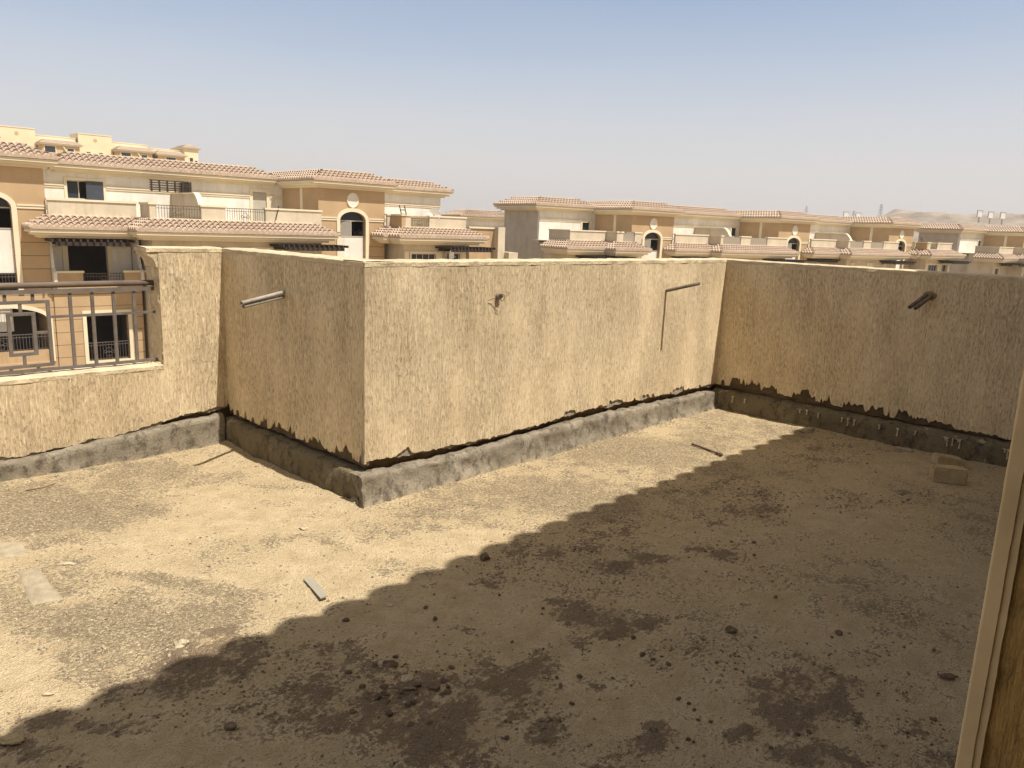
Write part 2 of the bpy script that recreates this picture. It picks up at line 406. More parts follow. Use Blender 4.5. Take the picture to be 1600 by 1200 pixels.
CURB_P = [(-0.058, 0.0), (-0.056, 0.25), (-0.052, 0.45), (-0.050, 0.65), (-0.048, 0.84), (-0.044, 0.94), (-0.030, 0.99), (-0.010, 1.0), (0.03, 0.99), (0.06, 0.97)]
VL = -1.67

# --- long parapet (sunlit, centre)
w = thing('parapet_wall', 'long sunlit cream stucco parapet across the middle, with a bent conduit shadow on it', 'wall', W(0, 0), ANG, 'stucco parapets round the terrace')
cb = lerp_pts([(0, .245), (.3, .235), (.68, .225), (1.0, .215), (1.5, .232), (2.1, .26), (2.94, .24), (4.1, .225)])
f1 = torn(cb, 0.020, 3.1, 0.045, 0.03, 0.0, 3.4); f2 = lambda x: min(f1(x)-0.001, cb(x) - 0.012 + 0.030*fbm(x*4, 4, 4, 5) + 0.008*fbm(x*40, 2, 4, 3))
panel(MB(), 4.02, f1, 0, 0.012, ZT-0.012, seed=1.0).build('render_coat', 'stucco', w)
panel(MB(), 4.02, f2, 0.0125, 0.034, ZT-0.2, seed=2.0, x0=0.001).build('undercoat', 'under', w)
MB().box(0.05, 4.2, 0.06, 0.199, 0, ZT-0.02).build('masonry_core', 'masonry', w)
mb = MB(); coping(mb, 0.0, 4.0, 0.0, 0.2, 3); mb.build('coping', 'coping', w)
ch = lerp_pts([(-.06, .180), (.3, .178), (.6, .168), (1.2, .182), (2.05, .20), (3.2, .18), (4, .17)])
curb(3.955, -0.058, [(-0.075, 0), (-0.070, .18), (-0.058, .26), (-0.054, .45), (-0.051, .6), (-0.050, .78), (-0.047, .91), (-0.036, .985), (-0.015, 1.0), (.03, .99), (.065, .98)], ch, 1.3, 0.017).build('cement_upstand', 'curb', w, True)

# --- side parapet (shaded, faces left)
w = thing('parapet_wall', 'short shaded stucco parapet with two grey conduits poking out of it', 'wall', W(0, VL), ANG-math.pi/2, 'stucco parapets round the terrace')
LS = -VL
cb = lambda x: 0.215 + 0.02*x/LS
f1 = torn(cb, 0.020, 8.3, 0.055, 0.0)
panel(MB(), LS-0.0015, f1, 0, 0.012, ZT-0.012, seed=5.0).build('render_coat', 'stucco', w)
f2 = lambda x: min(f1(x)-0.001, cb(x)-0.012+0.022*fbm(x*9, 3, 9, 4))
panel(MB(), LS-0.002, f2, 0.0125, 0.034, ZT-0.2, seed=2.5).build('undercoat', 'underdark', w)
MB().box(-0.1, LS-0.075, 0.052, 0.199, 0, ZT-0.02).build('masonry_core', 'masonry', w)
mb = MB(); coping(mb, 0.002, LS-0.002, 0.0, 0.2, 9); mb.build('coping', 'coping', w)
curb(LS-0.01, 0.0, [(-0.052, 0), (-0.049, .3), (-0.045, .6), (-0.040, .9), (-0.028, 1.0), (.03, 1.05), (.06, 1.05)], lambda x: 0.18, 4.4, 0.013).build('cement_upstand', 'curbdark', w, True)

# --- right parapet (shaded)
w = thing('parapet_wall', 'shaded stucco parapet on the right with a ragged dark lower edge behind two bricks', 'wall', W(4.0, 0), ANG-math.pi/2, 'stucco parapets round the terrace')
LR = 3.33
cb = lerp_pts([(0, .225), (.5, .235), (1.1, .225), (1.62, .215), (2.1, .212), (3.4, .215)])
def fin(x): return 0.07 if x < 1.5 else max(0.012, 0.07-(x-1.5)*0.09)
t1 = torn(cb, 0.0, 5.7, 1.0, -0.12)
def f1(x): return cb(x) + 0.010*fbm(x*30, 5, 5, 4) + 0.012*fbm(x*7, 5, 5, 3) + fin(x)*max(0.0, min(1.3, t1(x)-cb(x)))
panel(MB(), LR, f1, 0, 0.012, ZT-0.012, seed=7.0).build('render_coat', 'stucco', w)
f2 = lambda x: min(f1(x)-0.001, cb(x)-0.012+0.016*fbm(x*9, 3, 2, 4))
panel(MB(), LR-0.001, f2, 0.0125, 0.034, ZT-0.2, seed=2.5, x0=0.001).build('undercoat', 'underdark', w)
MB().box(-0.15, LR-0.005, 0.052, 0.199, 0, ZT-0.02).build('masonry_core', 'masonry', w)
mb = MB(); coping(mb, -0.2, LR, 0.0, 0.2, 5); mb.build('coping', 'coping', w)
cu = curb(LR, 0.0, [(-0.07, 0), (-0.062, .3), (-0.056, .6), (-0.048, .85), (-0.02, 1.0), (.03, 1.06), (.06, 1.08)], lambda x: 0.178, 6.1, 0.014).build('cement_upstand', 'curbdark', w, True)
mb = MB()                                        # runs of cream paint that dripped over the upstand
for x0, wd, ln in [(.22,.03,.06),(.34,.02,.05),(.86,.05,.035),(.92,.03,.05),(1.02,.02,.05),(1.22,.02,.045),(1.27,.025,.07),(1.32,.02,.06),(1.52,.02,.04),(1.66,.02,.05),(1.79,.02,.035),
                   (2.005,.05,.03),(2.02,.016,.075),(2.055,.014,.06),(2.09,.05,.03),(2.105,.016,.08),(2.40,.045,.03),(2.42,.02,.08),(2.455,.018,.06),(2.5,.02,.05),(2.66,.02,.05)]:
    zt = 0.152 + 0.014*fbm(x0*7, 2, 2); n = 12; wd *= 0.85
    lf = []; rt_ = []
    for i in range(n+1):
        f = i/n; e = math.sqrt(max(0.0, 1-((f-.93)/.07)**2)) if f > .93 else 1.0
        w1 = (wd/2*max(0, 1-f*3.2)**1.5 + .0035 + .0025*fbm(x0*30, f*7, 1, 3) + .0018*(f > .75))*e
        c0 = x0 + .006*fbm(x0*9, f*3, 4, 2)
        z = zt - ln*f*1.25*(.7+.6*abs(fbm(x0*13, 1, 1, 2))); y = -0.064 - 0.004*f
        lf.append((c0-w1-.004*max(0, fbm(f*9, x0*40, 3, 2)), y, z)); rt_.append((c0+w1, y, z))
    mb.grid([lf, rt_])
    mb.grid([[(p[0], p[1]+0.02, p[2]) for p in rt_], [(p[0], p[1]+0.02, p[2]) for p in lf]])
    mb.grid([rt_, [(p[0], p[1]+0.02, p[2]) for p in rt_]]); mb.grid([[(p[0], p[1]+0.02, p[2]) for p in lf], lf])
mb.build('paint_drip', 'coping', w)

# --- left parapet with the railing opening
LL = 5.2; XO = -0.437; ZL = 0.615
w = thing('parapet_wall', 'low sunlit stucco parapet at the left with a brown railing set in its opening', 'wall', W(-LL, VL), ANG, 'stucco parapets round the terrace')
cb = lerp_pts([(LL-1.5, .128), (LL-1.1, .15), (LL-.66, .19), (LL-.4, .235), (LL, .275)])
f1 = torn(cb, 0.018, 2.2, 0.02, 0.03, 0.0, 3.4)
xo0, xo1 = LL-3.1, LL+XO
panel(MB(), LL, f1, 0, 0.012, ZL-0.012, seed=3.0).build('render_coat', 'stucco', w)
mb = MB()
panel(mb, LL, lambda x: ZL-0.0121, 0, 0.012, ZT-0.012, seed=3.0, x0=xo1)
panel(mb, xo0, lambda x: ZL-0.0121, 0, 0.012, ZT-0.012, seed=3.0)
# rough reveal of the pillar, facing the railing, with a stepped corbel under the coping
def reveal(x, s):
    rows = []
    for j in range(9):
        y = 0.2*j/8
        rows.append([(x + s*0.010*fbm(y*22, z*16, 2, 4) - s*0.002, y, z) for z in [ZL-0.012+(ZT-ZL)*i/30 for i in range(31)]])
    return rows
mb.grid(reveal(xo1, 1)); mb.grid(reveal(xo0, -1), True)
mb.build('pillar_render', 'stucco', w)
f2 = lambda x: min(f1(x)-0.001, cb(x)-0.012+0.030*fbm(x*4, 4, 4, 5)+0.008*fbm(x*40, 2, 4, 3))
panel(MB(), LL-0.001, f2, 0.0125, 0.034, ZL-0.1, seed=2.0, x0=0.001).build('undercoat', 'under', w)
MB().box(0, LL+0.05, 0.05, 0.199, 0, ZL-0.02).box(xo1+0.03, LL+0.05, 0.013, 0.188, ZL-0.0199, ZT-0.02).box(0, xo0-0.03, 0.013, 0.188, ZL-0.0199, ZT-0.02).build('masonry_core', 'masonry', w)
MB().box(xo1+0.004, xo1+0.03, 0.189, 0.204, ZL, ZT-0.03).build('corner_bead', 'cream', w)
mb = MB(); coping(mb, xo1-0.075, LL, -0.0, 0.2, 12); coping(mb, 0, xo0+0.075, 0, 0.2, 13)
# corbel profile, extruded through the wall thickness
for x, s in ((xo1, -1), (xo0, 1)):
    pr = [(0.0, -0.13), (0.012, -0.128), (0.018, -0.10), (0.030, -0.075), (0.052, -0.058), (0.066, -0.05), (0.068, -0.022), (0.0, -0.022)]
    a = [(x+s*p, 0.004, ZT+q) for p, q in pr]; b = [(x+s*p, 0.197, ZT+q) for p, q in pr]; n = len(pr)
    mb.add(a+b, [tuple(range(n)), tuple(reversed(range(n, 2*n)))]+[(i, i+n, (i+1) % n+n, (i+1) % n) for i in range(n)])
mb.build('coping', 'coping', w)
mb = MB(); coping(mb, xo0, xo1, 0.0, 0.2, 15, ZL); mb.build('ledge', 'coping', w)
mb = MB()
for i in range(26):                              # mortar crumbs where the rail meets the pillar
    x = xo1-0.09*random.random()**1.6; y = 0.03+0.13*random.random(); r = 0.006+0.014*random.random()*(1-(xo1-x)/0.1)
    n = 6
    top = (x, y, ZL+r*0.9)
    rg = [(x+r*math.cos(k)*random.uniform(.8, 1.5), y+r*math.sin(k)*random.uniform(.8, 1.4), ZL-0.004) for k in [2*math.pi*q/n for q in range(n)]]
    md = [((a+x)/2*1.0+(a-x)*.25, (b+y)/2+(b-y)*.25, ZL+r*0.6) for a, b, c in rg]
    mb.add(rg+md+[top], [(k, (k+1) % n, n+(k+1) % n, n+k) for k in range(n)]+[(n+k, n+(k+1) % n, 2*n) for k in range(n)])
mb.build('mortar_lump', 'coping', w)
chh = lerp_pts([(LL-1.5, .122), (LL-1.1, .145), (LL-.66, .18), (LL-.3, .212), (LL, .228)])
curb(LL-0.055, 0.0, CURB_P, chh, 2.6, 0.016).build('cement_upstand', 'curb', w, True)

# --- railing in that opening
rl = thing('metal_railing', 'brown metal railing with a square key pattern in the low parapet opening', 'railing', W(0.024, VL-0.10), ANG)
def bar(x0, x1, z0, z1, y=0.0, t=0.018, name='baluster', mat='rail'):
    return MB().box(x0, x1, y-t/2, y+t/2, z0, z1).build(name, mat, rl)
X0, X1 = -3.10, XO-0.018
mb = MB().tube([(X0, 0, 1.155), (X1, 0, 1.155)], 0.0185, 14); mb.build('handrail', 'hand', rl, True)
bar(X0, X1, 1.104, 1.128, 0, 0.034, 'top_rail')
bar(X0, X1, 0.628, 0.646, 0, 0.022, 'bottom_rail')
def key(cx):
    mb = MB(); t = 0.010
    def fr(a, b, c, d, hw, ty):
        mb.box(a-hw, b+hw, -ty, ty, d-hw, d+hw); mb.box(a-hw, b+hw, -ty, ty, c-hw, c+hw)
        mb.box(a-hw, a+hw, -ty*.98, ty*.98, c+hw, d-hw); mb.box(b-hw, b+hw, -ty*.98, ty*.98, c+hw, d-hw)
    fr(cx-.148, cx+.148, .668, 1.055, .0095, .0095)
    fr(cx-.066, cx+.066, .742, .985, .0095, .0095)
    for x, a, b in ((cx, .9946, 1.0454), (cx, .6776, .7324), (cx-.075, 1.0646, 1.104), (cx+.07, 1.0646, 1.104), (cx-.075, .646, .6584), (cx+.07, .646, .6584)):
        mb.box(x-.008, x+.008, -.008, .008, a, b)
    mb.box(cx-.1384, cx-.0756, -.008, .008, .86, .876); mb.box(cx+.0756, cx+.1384, -.008, .008, .86, .876)
    return mb.build('key_pattern', 'rail', rl)
key(-1.245); key(-2.21)
for x in (-.592, -.718, -.845, -.972): bar(x-.009, x+.009, .646, 1.104)
for x in (-1.52, -1.645, -1.77, -1.895, -2.56, -2.69, -2.82, -2.95): bar(x-.009, x+.009, .646, 1.104)
for a, b in ((-1.0876, X1), (-2.0524, -1.4024), (X0, -2.3676)): bar(a, b, .952, .968, 0, .0145, 'mid_rail')

# ------------------------------------------------------------------ conduits
def pipe_thing(name, label, pipes, mat, r, cat='pipe', loc=None, extra=None):
    base = loc if loc is not None else W(*pipes[0][0])
    t = thing(name, label, cat, base)
    for a, b in pipes:
        o = MB().hollow(W(*a)-base, W(*b)-base, r, 0.003).build('pipe', mat, t, True)
    return t, base
t, bs = pipe_thing('conduit_pair', 'pair of pale grey conduits wired together, poking out of the short shaded wall',
    [((0.03, -.86, 1.157), (-.355, -.715, 1.112)), ((0.03, -.872, 1.128), (-.335, -.73, 1.090))], 'pvc', 0.0115)
mb = MB()
p0 = W(-.21, -.778, 1.117)-bs
for q in (0, .008):
    mb.tube([p0 + Vector((0, 0, .022))+TU*(-q), p0+TV*.016+TU*(-q), p0-Vector((0, 0, .024))+TU*(-q), p0-TV*.018+TU*(-q), p0 + Vector((0, 0, .022))+TU*(-q)], .0022, 5)
mb.build('binding_wire', 'iron', t)
pipe_thing('conduit_pipe', 'single dark conduit jutting out of the sunlit wall with a long shadow below', [((3.02, -.03, 1.125), (3.062, .285, 1.215))], 'pipe', 0.0135)
t, bs = pipe_thing('conduit_pair', 'pair of dark conduits with black open ends sticking out of the right shaded wall',
    [((4.03, 1.715, 1.222), (3.765, 1.672, 1.122)), ((4.03, 1.755, 1.220), (3.765, 1.712, 1.118))], 'pipe', 0.0145)
mb = MB()
rim = []
for k in range(16):
    q = 2*math.pi*k/16; rr = 1+.35*fbm(math.cos(q)*2, math.sin(q)*2, 3, 3)
    rim.append((1.735+.052*rr*math.cos(q), 1.213+.036*rr*math.sin(q)-.006))
cen = W(3.992, 1.737, 1.21)-bs
mb.add([W(4.001, v, z)-bs for v, z in rim]+[W(3.994, 1.735+(v-1.735)*.6, 1.21+(z-1.21)*.6)-bs for v, z in rim]+[cen], [(k, (k+1) % 16, 16+(k+1) % 16, 16+k) for k in range(16)]+[(16+k, 16+(k+1) % 16, 32) for k in range(16)])
mb.build('conduit_root_patch', 'masonry', t)  # thin darker patch where the conduits leave the wall
hx, hz = (lambda d, tt: ((EYE+d*tt-TO).dot(TU), (EYE+d*tt).z))(ray(777, 463), -(EYE-TO).dot(TV)/ray(777, 463).dot(TV))
t = thing('pipe_stub', 'short broken conduit stub with a curl of wire in the sunlit wall', 'pipe', W(hx, 0, hz))
MB().hollow(W(hx, -.02, hz)-W(hx, 0, hz), W(hx, .028, hz)-W(hx, 0, hz), .020, .004).build('pipe', 'pipe', t, True)
mb = MB(); pts = []
for i in range(22):
    q = i/21*7.5; pts.append(TU*(.020*math.cos(q)*(1-.02*i)) + TV*(.03+.0012*i) + Vector((0, 0, .022*math.sin(q)-.004)))
pts += [TU*(-.03)+TV*.03+Vector((0, 0, -.012)), TU*(-.058)+TV*.02+Vector((0, 0, -.010)), TU*(-.085)+TV*.012+Vector((0, 0, -.022))]
mb.tube(pts, .0022, 5); mb.build('wire', 'iron', t, True)

# ------------------------------------------------------------------ terrace floor
def ell(px, py, rx, ry):
    u, v = ground(px, py); ux, vx = ground(px+rx, py); uy, vy = ground(px, py+ry)
    a = Vector((ux-u, vx-v)); b = Vector((uy-u, vy-v))
    det = a.x*b.y-a.y*b.x
    return (u, v, a, b, det)
DIRT = [(ell(*q[:4]), q[4]) for q in [(590,1070,150,50,1.0),(680,1120,90,55,1.1),(820,1085,60,60,.9),(520,1035,60,20,.7),(330,1040,120,40,.75),(180,1120,150,35,.8),(420,1095,60,35,.8),(60,1190,90,30,.75),(30,1140,60,16,.6),
    (930,960,75,42,1.05),(1020,975,55,22,.9),(870,1010,50,18,.9),(825,870,70,34,.85),(905,850,60,20,.6),(990,890,50,18,.8),(940,820,70,22,.55),(1080,1040,70,26,.7),(1120,870,70,20,.6),(1170,800,60,22,.8),(1190,775,70,14,.6),
    (1225,1060,60,35,.85),(1290,1100,75,45,.95),(1190,1150,50,30,.8),(1010,1160,60,36,.9),(1330,1190,80,40,.9),(1400,1080,60,30,.6),(880,1130,40,30,.75),(700,1000,40,14,.6),(545,968,30,10,.5),(640,1010,40,10,.4),
    (1300,1010,55,16,.7),(1450,1180,70,40,.7),(1350,780,90,16,.5),(1260,720,50,16,.6),(1300,700,70,12,.6),(1080,760,90,20,.35),(860,940,30,12,.6),(1160,880,30,14,.4),(1000,1200,60,20,.8),(760,1150,70,40,.5),(1130,960,40,10,.4)]]
GRIT = [(ell(*q[:4]), q[4]) for q in [(90,800,180,45,.9),(230,745,140,22,.7),(180,990,130,55,.95),(260,915,90,22,.9),(120,890,60,30,.5),(330,860,70,22,.5),(470,845,120,20,.55),(560,890,60,16,.4),(700,820,140,26,.5),
    (850,770,160,40,.65),(1000,710,150,36,.7),(1150,670,90,26,.6),(330,970,80,26,.6),(400,940,60,20,.5),(300,1000,120,30,.5),(650,870,60,16,.35),(20,930,70,30,.4),(420,770,60,16,.5),(500,800,40,12,.4),(250,1030,100,20,.5)]]
SAND = [(ell(*q[:4]), q[4]) for q in [(330,820,180,34,.8),(350,790,160,18,.7),(450,890,120,30,.5),(600,840,70,14,.6),(60,1060,140,60,.6),(430,920,60,30,.7),(730,850,80,16,.5),(560,960,60,20,.7),(380,870,80,14,.4)]]
def blob(lst, u, v):
    m = 0.0
    for (cu, cv, a, b, det), k in lst:
        du, dv = u-cu, v-cv
        s = (du*b.y-dv*b.x)/det; t = (a.x*dv-a.y*du)/det
        d = s*s+t*t
        if d < 4.0: m = max(m, k*max(0.0, 1.15-0.62*d))
    return m
def soil(u, v):
    u, v = u + .26*fbm(u*2.1, v*2.1, 21, 5), v + .20*fbm(u*2.1+9, v*2.1, 33, 5)
    d = blob(DIRT, u, v); g = blob(GRIT, u, v); s = blob(SAND, u, v)
    return d, g, s
def relief(u, v):
    h = 0.010*fbm(u*1.1, v*1.1, 3, 4) + 0.005*fbm(u*5, v*5, 1, 4)
    for dist in ((v+0.05 if u > -0.05 else 9), (4.0-u), (v-VL if u < 0 else 9), (-u if v < 0 else 9)):
        if 0 <= dist < 0.35: h += 0.022*(1-dist/0.35)**2*(0.7+0.9*fbm(u*3, v*3, 7, 3))
    return h
U0, U1, V0, V1 = -4.6, 4.03, -1.70, 3.345
ST = 0.022
nu = int((U1-U0)/ST); nv = int((V1-V0)/ST)
vs = []; fs = []; dirt_a = []; grit_a = []
for j in range(nv+1):
    v = V0+(V1-V0)*j/nv
    for i in range(nu+1):
        u = U0+(U1-U0)*i/nu
        d, g, s = soil(u, v)
        wn = fbm(u*1.7, v*1.7, 11, 5)
        shade_side = 1.0
        dd = 0.06 + d*0.70 + 0.26*wn
        gg = 0.34 + g*0.55 - s*0.55 + 0.30*fbm(u*1.3+4, v*1.3, 5, 5)
        dirt_a.append(dd); grit_a.append(gg)
        z = relief(u, v)
        dk = max(0.0, dd-0.45)
        z += 0.016*min(1, dk*2)*(0.5+fbm(u*16, v*16, 2, 4)) + 0.0035*fbm(u*24, v*24, 6, 3)
        vs.append((u, -v, z))
for j in range(nv):
    v = V0+(V1-V0)*(j+.5)/nv
    for i in range(nu):
        u = U0+(U1-U0)*(i+.5)/nu
        if u > 0.15 and v < -0.15: continue
        a = j*(nu+1)+i; fs.append((a, a+nu+1, a+nu+2, a+1))
me = bpy.data.meshes.new('terrace_floor'); me.from_pydata(vs, [], fs); me.update()
for nm, arr in (('dirt', dirt_a), ('grit', grit_a)):
    at = me.attributes.new(nm, 'FLOAT', 'POINT'); at.data.foreach_set('value', arr)
me.polygons.foreach_set('use_smooth', [True]*len(me.polygons))
me.materials.append(M['floor'])
o = bpy.data.objects.new('terrace_floor', me); COL.objects.link(o); o.location = TO; o.rotation_euler = (0, 0, ANG)
tag(o, 'dusty bare cement roof terrace floor', 'floor', kind='structure')

# ------------------------------------------------------------------ stones and litter
def rock_mesh(seed, sx=1.0, sy=0.8, sz=0.6, sub=2, rough=0.35):
    import bmesh
    bm = bmesh.new(); bmesh.ops.create_icosphere(bm, subdivisions=sub, radius=1.0)
    for q in bm.verts:
        p = q.co.copy(); k = 1+rough*fbm(p.x*1.1+seed*7.3, p.y*1.1, p.z*1.1+seed, 3)
        # chipped flats
        for ax in range(3):
            r = random.Random(seed*31+ax); n = Vector((r.uniform(-1, 1), r.uniform(-1, 1), r.uniform(-1, 1))).normalized()
            dd = p.dot(n)
            if dd > 0.55: p -= n*(dd-0.55)*0.8
        q.co = Vector((p.x*k*sx, p.y*k*sy, p.z*k*sz))
    me = bpy.data.meshes.new('stone'); bm.to_mesh(me); bm.free(); return me
def place_rock(name, px, py, wpx, label, cat, mat, group=None, seed=1, sx=1.0, sy=.8, sz=.6, rot=None, uv=None, size=None, sub=2):
    if uv is None:
        u, v = ground(px, py); dist = (W(u, v)-EYE).length; r = wpx/FPX*dist/2
    else: (u, v), r = uv, size
    me = rock_mesh(seed, r*sx, r*sy, r*sz, sub); me.materials.append(M[mat])
    o = bpy.data.objects.new(name, me); COL.objects.link(o)
    o.location = W(u, v, relief(u, v) + r*sz*0.45)
    o.rotation_euler = (random.uniform(-.15, .15), random.uniform(-.15, .15), rot if rot is not None else random.uniform(0, 6.28))
    return tag(o, label, cat, group)
SG = 'stones lying on the terrace'
for q in [
 ('stone', 475, 827, 15, 'rounded grey stone alone on the sunlit floor before the wall corner', 'stone', 1.0, .8, .7),
 ('stone', 758, 874, 17, 'round brown stone right on the edge of the scalloped shadow', 'dirtbit', 1.0, .9, .85),
 ('stone', 633, 1077, 34, 'long dark flat shard in the shaded rubble patch', 'dirtbit', 1.0, .35, .3),
 ('stone', 680, 1078, 18, 'blocky dark lump at the right end of the shaded rubble patch', 'dirtbit', 1.0, .8, .8),
 ('stone', 609, 1040, 24, 'dark flat chunk at the back of the shaded rubble patch', 'dirtbit', 1.0, .5, .5),
 ('stone', 637, 1062, 22, 'grey topped chunk in the middle of the shaded rubble patch', 'stone', 1.0, .6, .5),
 ('stone', 1478, 1056, 22, 'dark grey flat stone near the door jamb foot', 'dirtbit', 1.0, .6, .5),
 ('stone', 20, 1160, 34, 'reddish brown flat stone in the shaded near corner at the left', 'brick', 1.0, .5, .4),
 ('stone', 1142, 988, 16, 'single dark clod in the open middle of the shaded floor', 'dirtbit', 1.0, .8, .8),
 ('stone', 75, 1087, 14, 'pale flat pebble on the smooth sunlit floor beside the shadow tip', 'stone', 1.0, .5, .4),
 ('stone', 283, 1010, 22, 'largest pale chip in the sunlit gravel by the shadow edge', 'stone', 1.0, .7, .5),
 ('stone', 901, 1117, 12, 'small pale stone in the shaded foreground', 'stone', 1.0, .8, .7),
 ('stone', 360, 1139, 18, 'dark twin lump on the clean shaded floor left of the rubble', 'dirtbit', 1.0, .7, .7),
 ('stone', 610, 944, 13, 'pale pebble just inside the scalloped shadow', 'stone', 1.0, .6, .4),
 ('stone', 1022, 1145, 14, 'lone dark clod low in the middle of the foreground', 'dirtbit', 1.0, .8, .7),
 ('stone', 1310, 992, 11, 'dark clod beside its smaller neighbour at right in the shade', 'dirtbit', 1.0, .8, .8),
]:
    place_rock(q[0], q[1], q[2], q[3], q[4], 'stone', q[5], SG, seed=q[1] % 97+2, sx=q[6], sy=q[7], sz=q[8], rot=(ANG*0 + random.uniform(-.5, .5)), sub=3)

CL = 'small dark clod of earth loose on the shaded terrace floor'
PB = 'small pale pebble loose on the sunlit terrace floor'
shapes_d = [rock_mesh(200+k, 1, random.uniform(.6, .9), random.uniform(.5, .8), 2) for k in range(7)]
shapes_p = [rock_mesh(300+k, 1, random.uniform(.5, .9), random.uniform(.35, .6), 2) for k in range(7)]
for me in shapes_d: me.materials.append(M['dirtbit'])
for me in shapes_p: me.materials.append(M['stone'])
def sprinkle(name, me, u, v, r, label, group):
    o = bpy.data.objects.new(name, me); COL.objects.link(o)
    o.location = W(u, v, relief(u, v)+r*0.25); o.scale = (r, r, r)
    o.rotation_euler = (random.uniform(-.3, .3), random.uniform(-.3, .3), random.uniform(0, 6.28))
    tag(o, label, 'clod' if 'clod' in label else 'pebble', group)
hand_d = [(990,997,8),(1003,1024,8),(1020,1030,7),(1045,1038,8),(665,948,7),(680,967,9),(618,1026,8),(1060,1093,6),(1076,1100,6),(1084,1110,6),(1098,1000,5),(1110,1130,6),(540,970,9),(1178,847,6),(1178,868,5),(1155,907,4),(1103,895,4),(1300,997,5),(1075,1157,7),
          (1090,1127,6),(585,1040,8),(650,1079,8),(700,1075,7),(560,1060,7),(690,1085,8),(625,1090,7),(575,1085,7),(800,1003,5),(830,1145,6),(790,1128,5),(850,1160,6),(1245,1095,7),(1340,1130,7),(1245,1150,7),(1410,960,4),(1205,1170,6),(780,930,5),(840,900,4),(925,862,4),(975,905,4)]
for k, (px, py, r) in enumerate(hand_d):
    u, v = ground(px, py); sprinkle('clod', shapes_d[k % 7], u, v, r/FPX*(W(u, v)-EYE).length*.62, CL, 'earth clods on the shaded floor')
for k in range(30):                               # chunkier clods heaped in the middle of the rubble patch
    u, v = ground(630+random.gauss(0, 45), 1075+random.gauss(0, 26))
    sprinkle('clod', shapes_d[k % 7], u, v, random.uniform(.007, .017), CL, 'earth clods on the shaded floor')
for k in range(14):
    u, v = ground(850+random.gauss(0, 45), 1080+random.gauss(0, 30))
    sprinkle('clod', shapes_d[k % 7], u, v, random.uniform(.006, .012), CL, 'earth clods on the shaded floor')
nn = 0
while nn < 90:
    u, v = random.uniform(-2.6, 3.6), random.uniform(1.12, 3.1)
    d, g, s = soil(u, v)
    if random.random() < 0.12+d:
        sprinkle('clod', shapes_d[nn % 7], u, v, random.uniform(.005, .011), CL, 'earth clods on the shaded floor'); nn += 1
hand_p = [(265,1027,8),(258,1040,8),(375,1040,7),(315,1012,6),(330,1018,6),(235,1086,8),(220,1084,9),(162,1013,8),(126,1025,6),(155,1047,6),(65,1012,8),(68,1016,6),(92,1095,5),(310,994,7),(398,968,7),(265,1010,7),(290,1022,7),(570,787,8),(578,790,7),(150,970,5),(245,1030,5),(380,981,6),(300,930,5)]
for k, (px, py, r) in enumerate(hand_p):
    u, v = ground(px, py); 
    sprinkle('pebble', shapes_p[k % 7], u, v, r/FPX*(W(u, v)-EYE).length*.62, PB, 'pale pebbles on the sunlit floor')
nn = 0
while nn < 70:
    u, v = random.uniform(-2.9, 3.4), random.uniform(-1.4, 0.88)
    if u > -0.1 and v < 0.1: continue
    d, g, s = soil(u, v)
    if random.random() < 0.1+g*.5:
        sprinkle('pebble', shapes_p[nn % 7], u, v, random.uniform(.004, .008), PB, 'pale pebbles on the sunlit floor'); nn += 1

# loose gravel and crumbs that nobody could count
def gravel(name, count, test, mat, rmin, rmax, label):
    mb = MB(); k = 0
    ic = rock_mesh(77, 1, .85, .6, 1); pv = [p.co.copy() for p in ic.vertices]; pf = [tuple(p.vertices) for p in ic.polygons]
    while k < count:
        u, v = random.uniform(-3.4, 3.95), random.uniform(-1.58, 3.25)
        if u > -0.08 and v < 0.08: continue
        if random.random() > test(u, v): continue
        r = rmin+(rmax-rmin)*random.random()**2.2; a = random.uniform(0, 6.28); ca, sa = math.cos(a), math.sin(a)
        st = random.uniform(.7, 1.3); z = relief(u, v)+r*.15
        mb.add([(u+r*(p.x*ca*st-p.y*sa), -(v+r*(p.x*sa*st+p.y*ca)), z+r*p.z*random.uniform(.8, 1.2)) for p in pv], pf); k += 1
    o = mb.build(name, mat, None, False, TO, ANG); tag(o, label, 'gravel', kind='stuff')
gravel('gravel', 9000, lambda u, v: 0.03+0.9*min(1, soil(u, v)[0])**1.5, 'dirtbit', .0018, .008, 'dark earthy grit lying in patches over the floor')
gravel('gravel', 7500, lambda u, v: 0.08+0.6*min(1, soil(u, v)[1]+.4*soil(u, v)[0]), 'stone', .0015, .0065, 'pale grit lying over the sunlit floor')

mb = MB(); ic = rock_mesh(91, 1, .8, .5, 1); pv = [p.co.copy() for p in ic.vertices]; pf = [tuple(p.vertices) for p in ic.polygons]
for k in range(900):
    side = random.random(); off = abs(random.gauss(0, .05))+.065
    if side < .45: u, v = random.uniform(-.05, 3.9), off
    elif side < .65: u, v = random.uniform(-2.6, -.08), VL+off
    elif side < .8: u, v = -off, random.uniform(VL+.05, .05)
    else: u, v = 4.0-off, random.uniform(.05, 2.8)
    r = .002+.011*random.random()**4; a = random.uniform(0, 6.28); ca, sa = math.cos(a), math.sin(a)
    mb.add([(u+r*(p.x*ca-p.y*sa), -(v+r*(p.x*sa+p.y*ca)), relief(u, v)+r*.2+r*p.z) for p in pv], pf)
o = mb.build('gravel', 'slabgrit', None, False, TO, ANG); tag(o, 'plaster crumbs strewn along the foot of the parapets', 'gravel', kind='stuff')

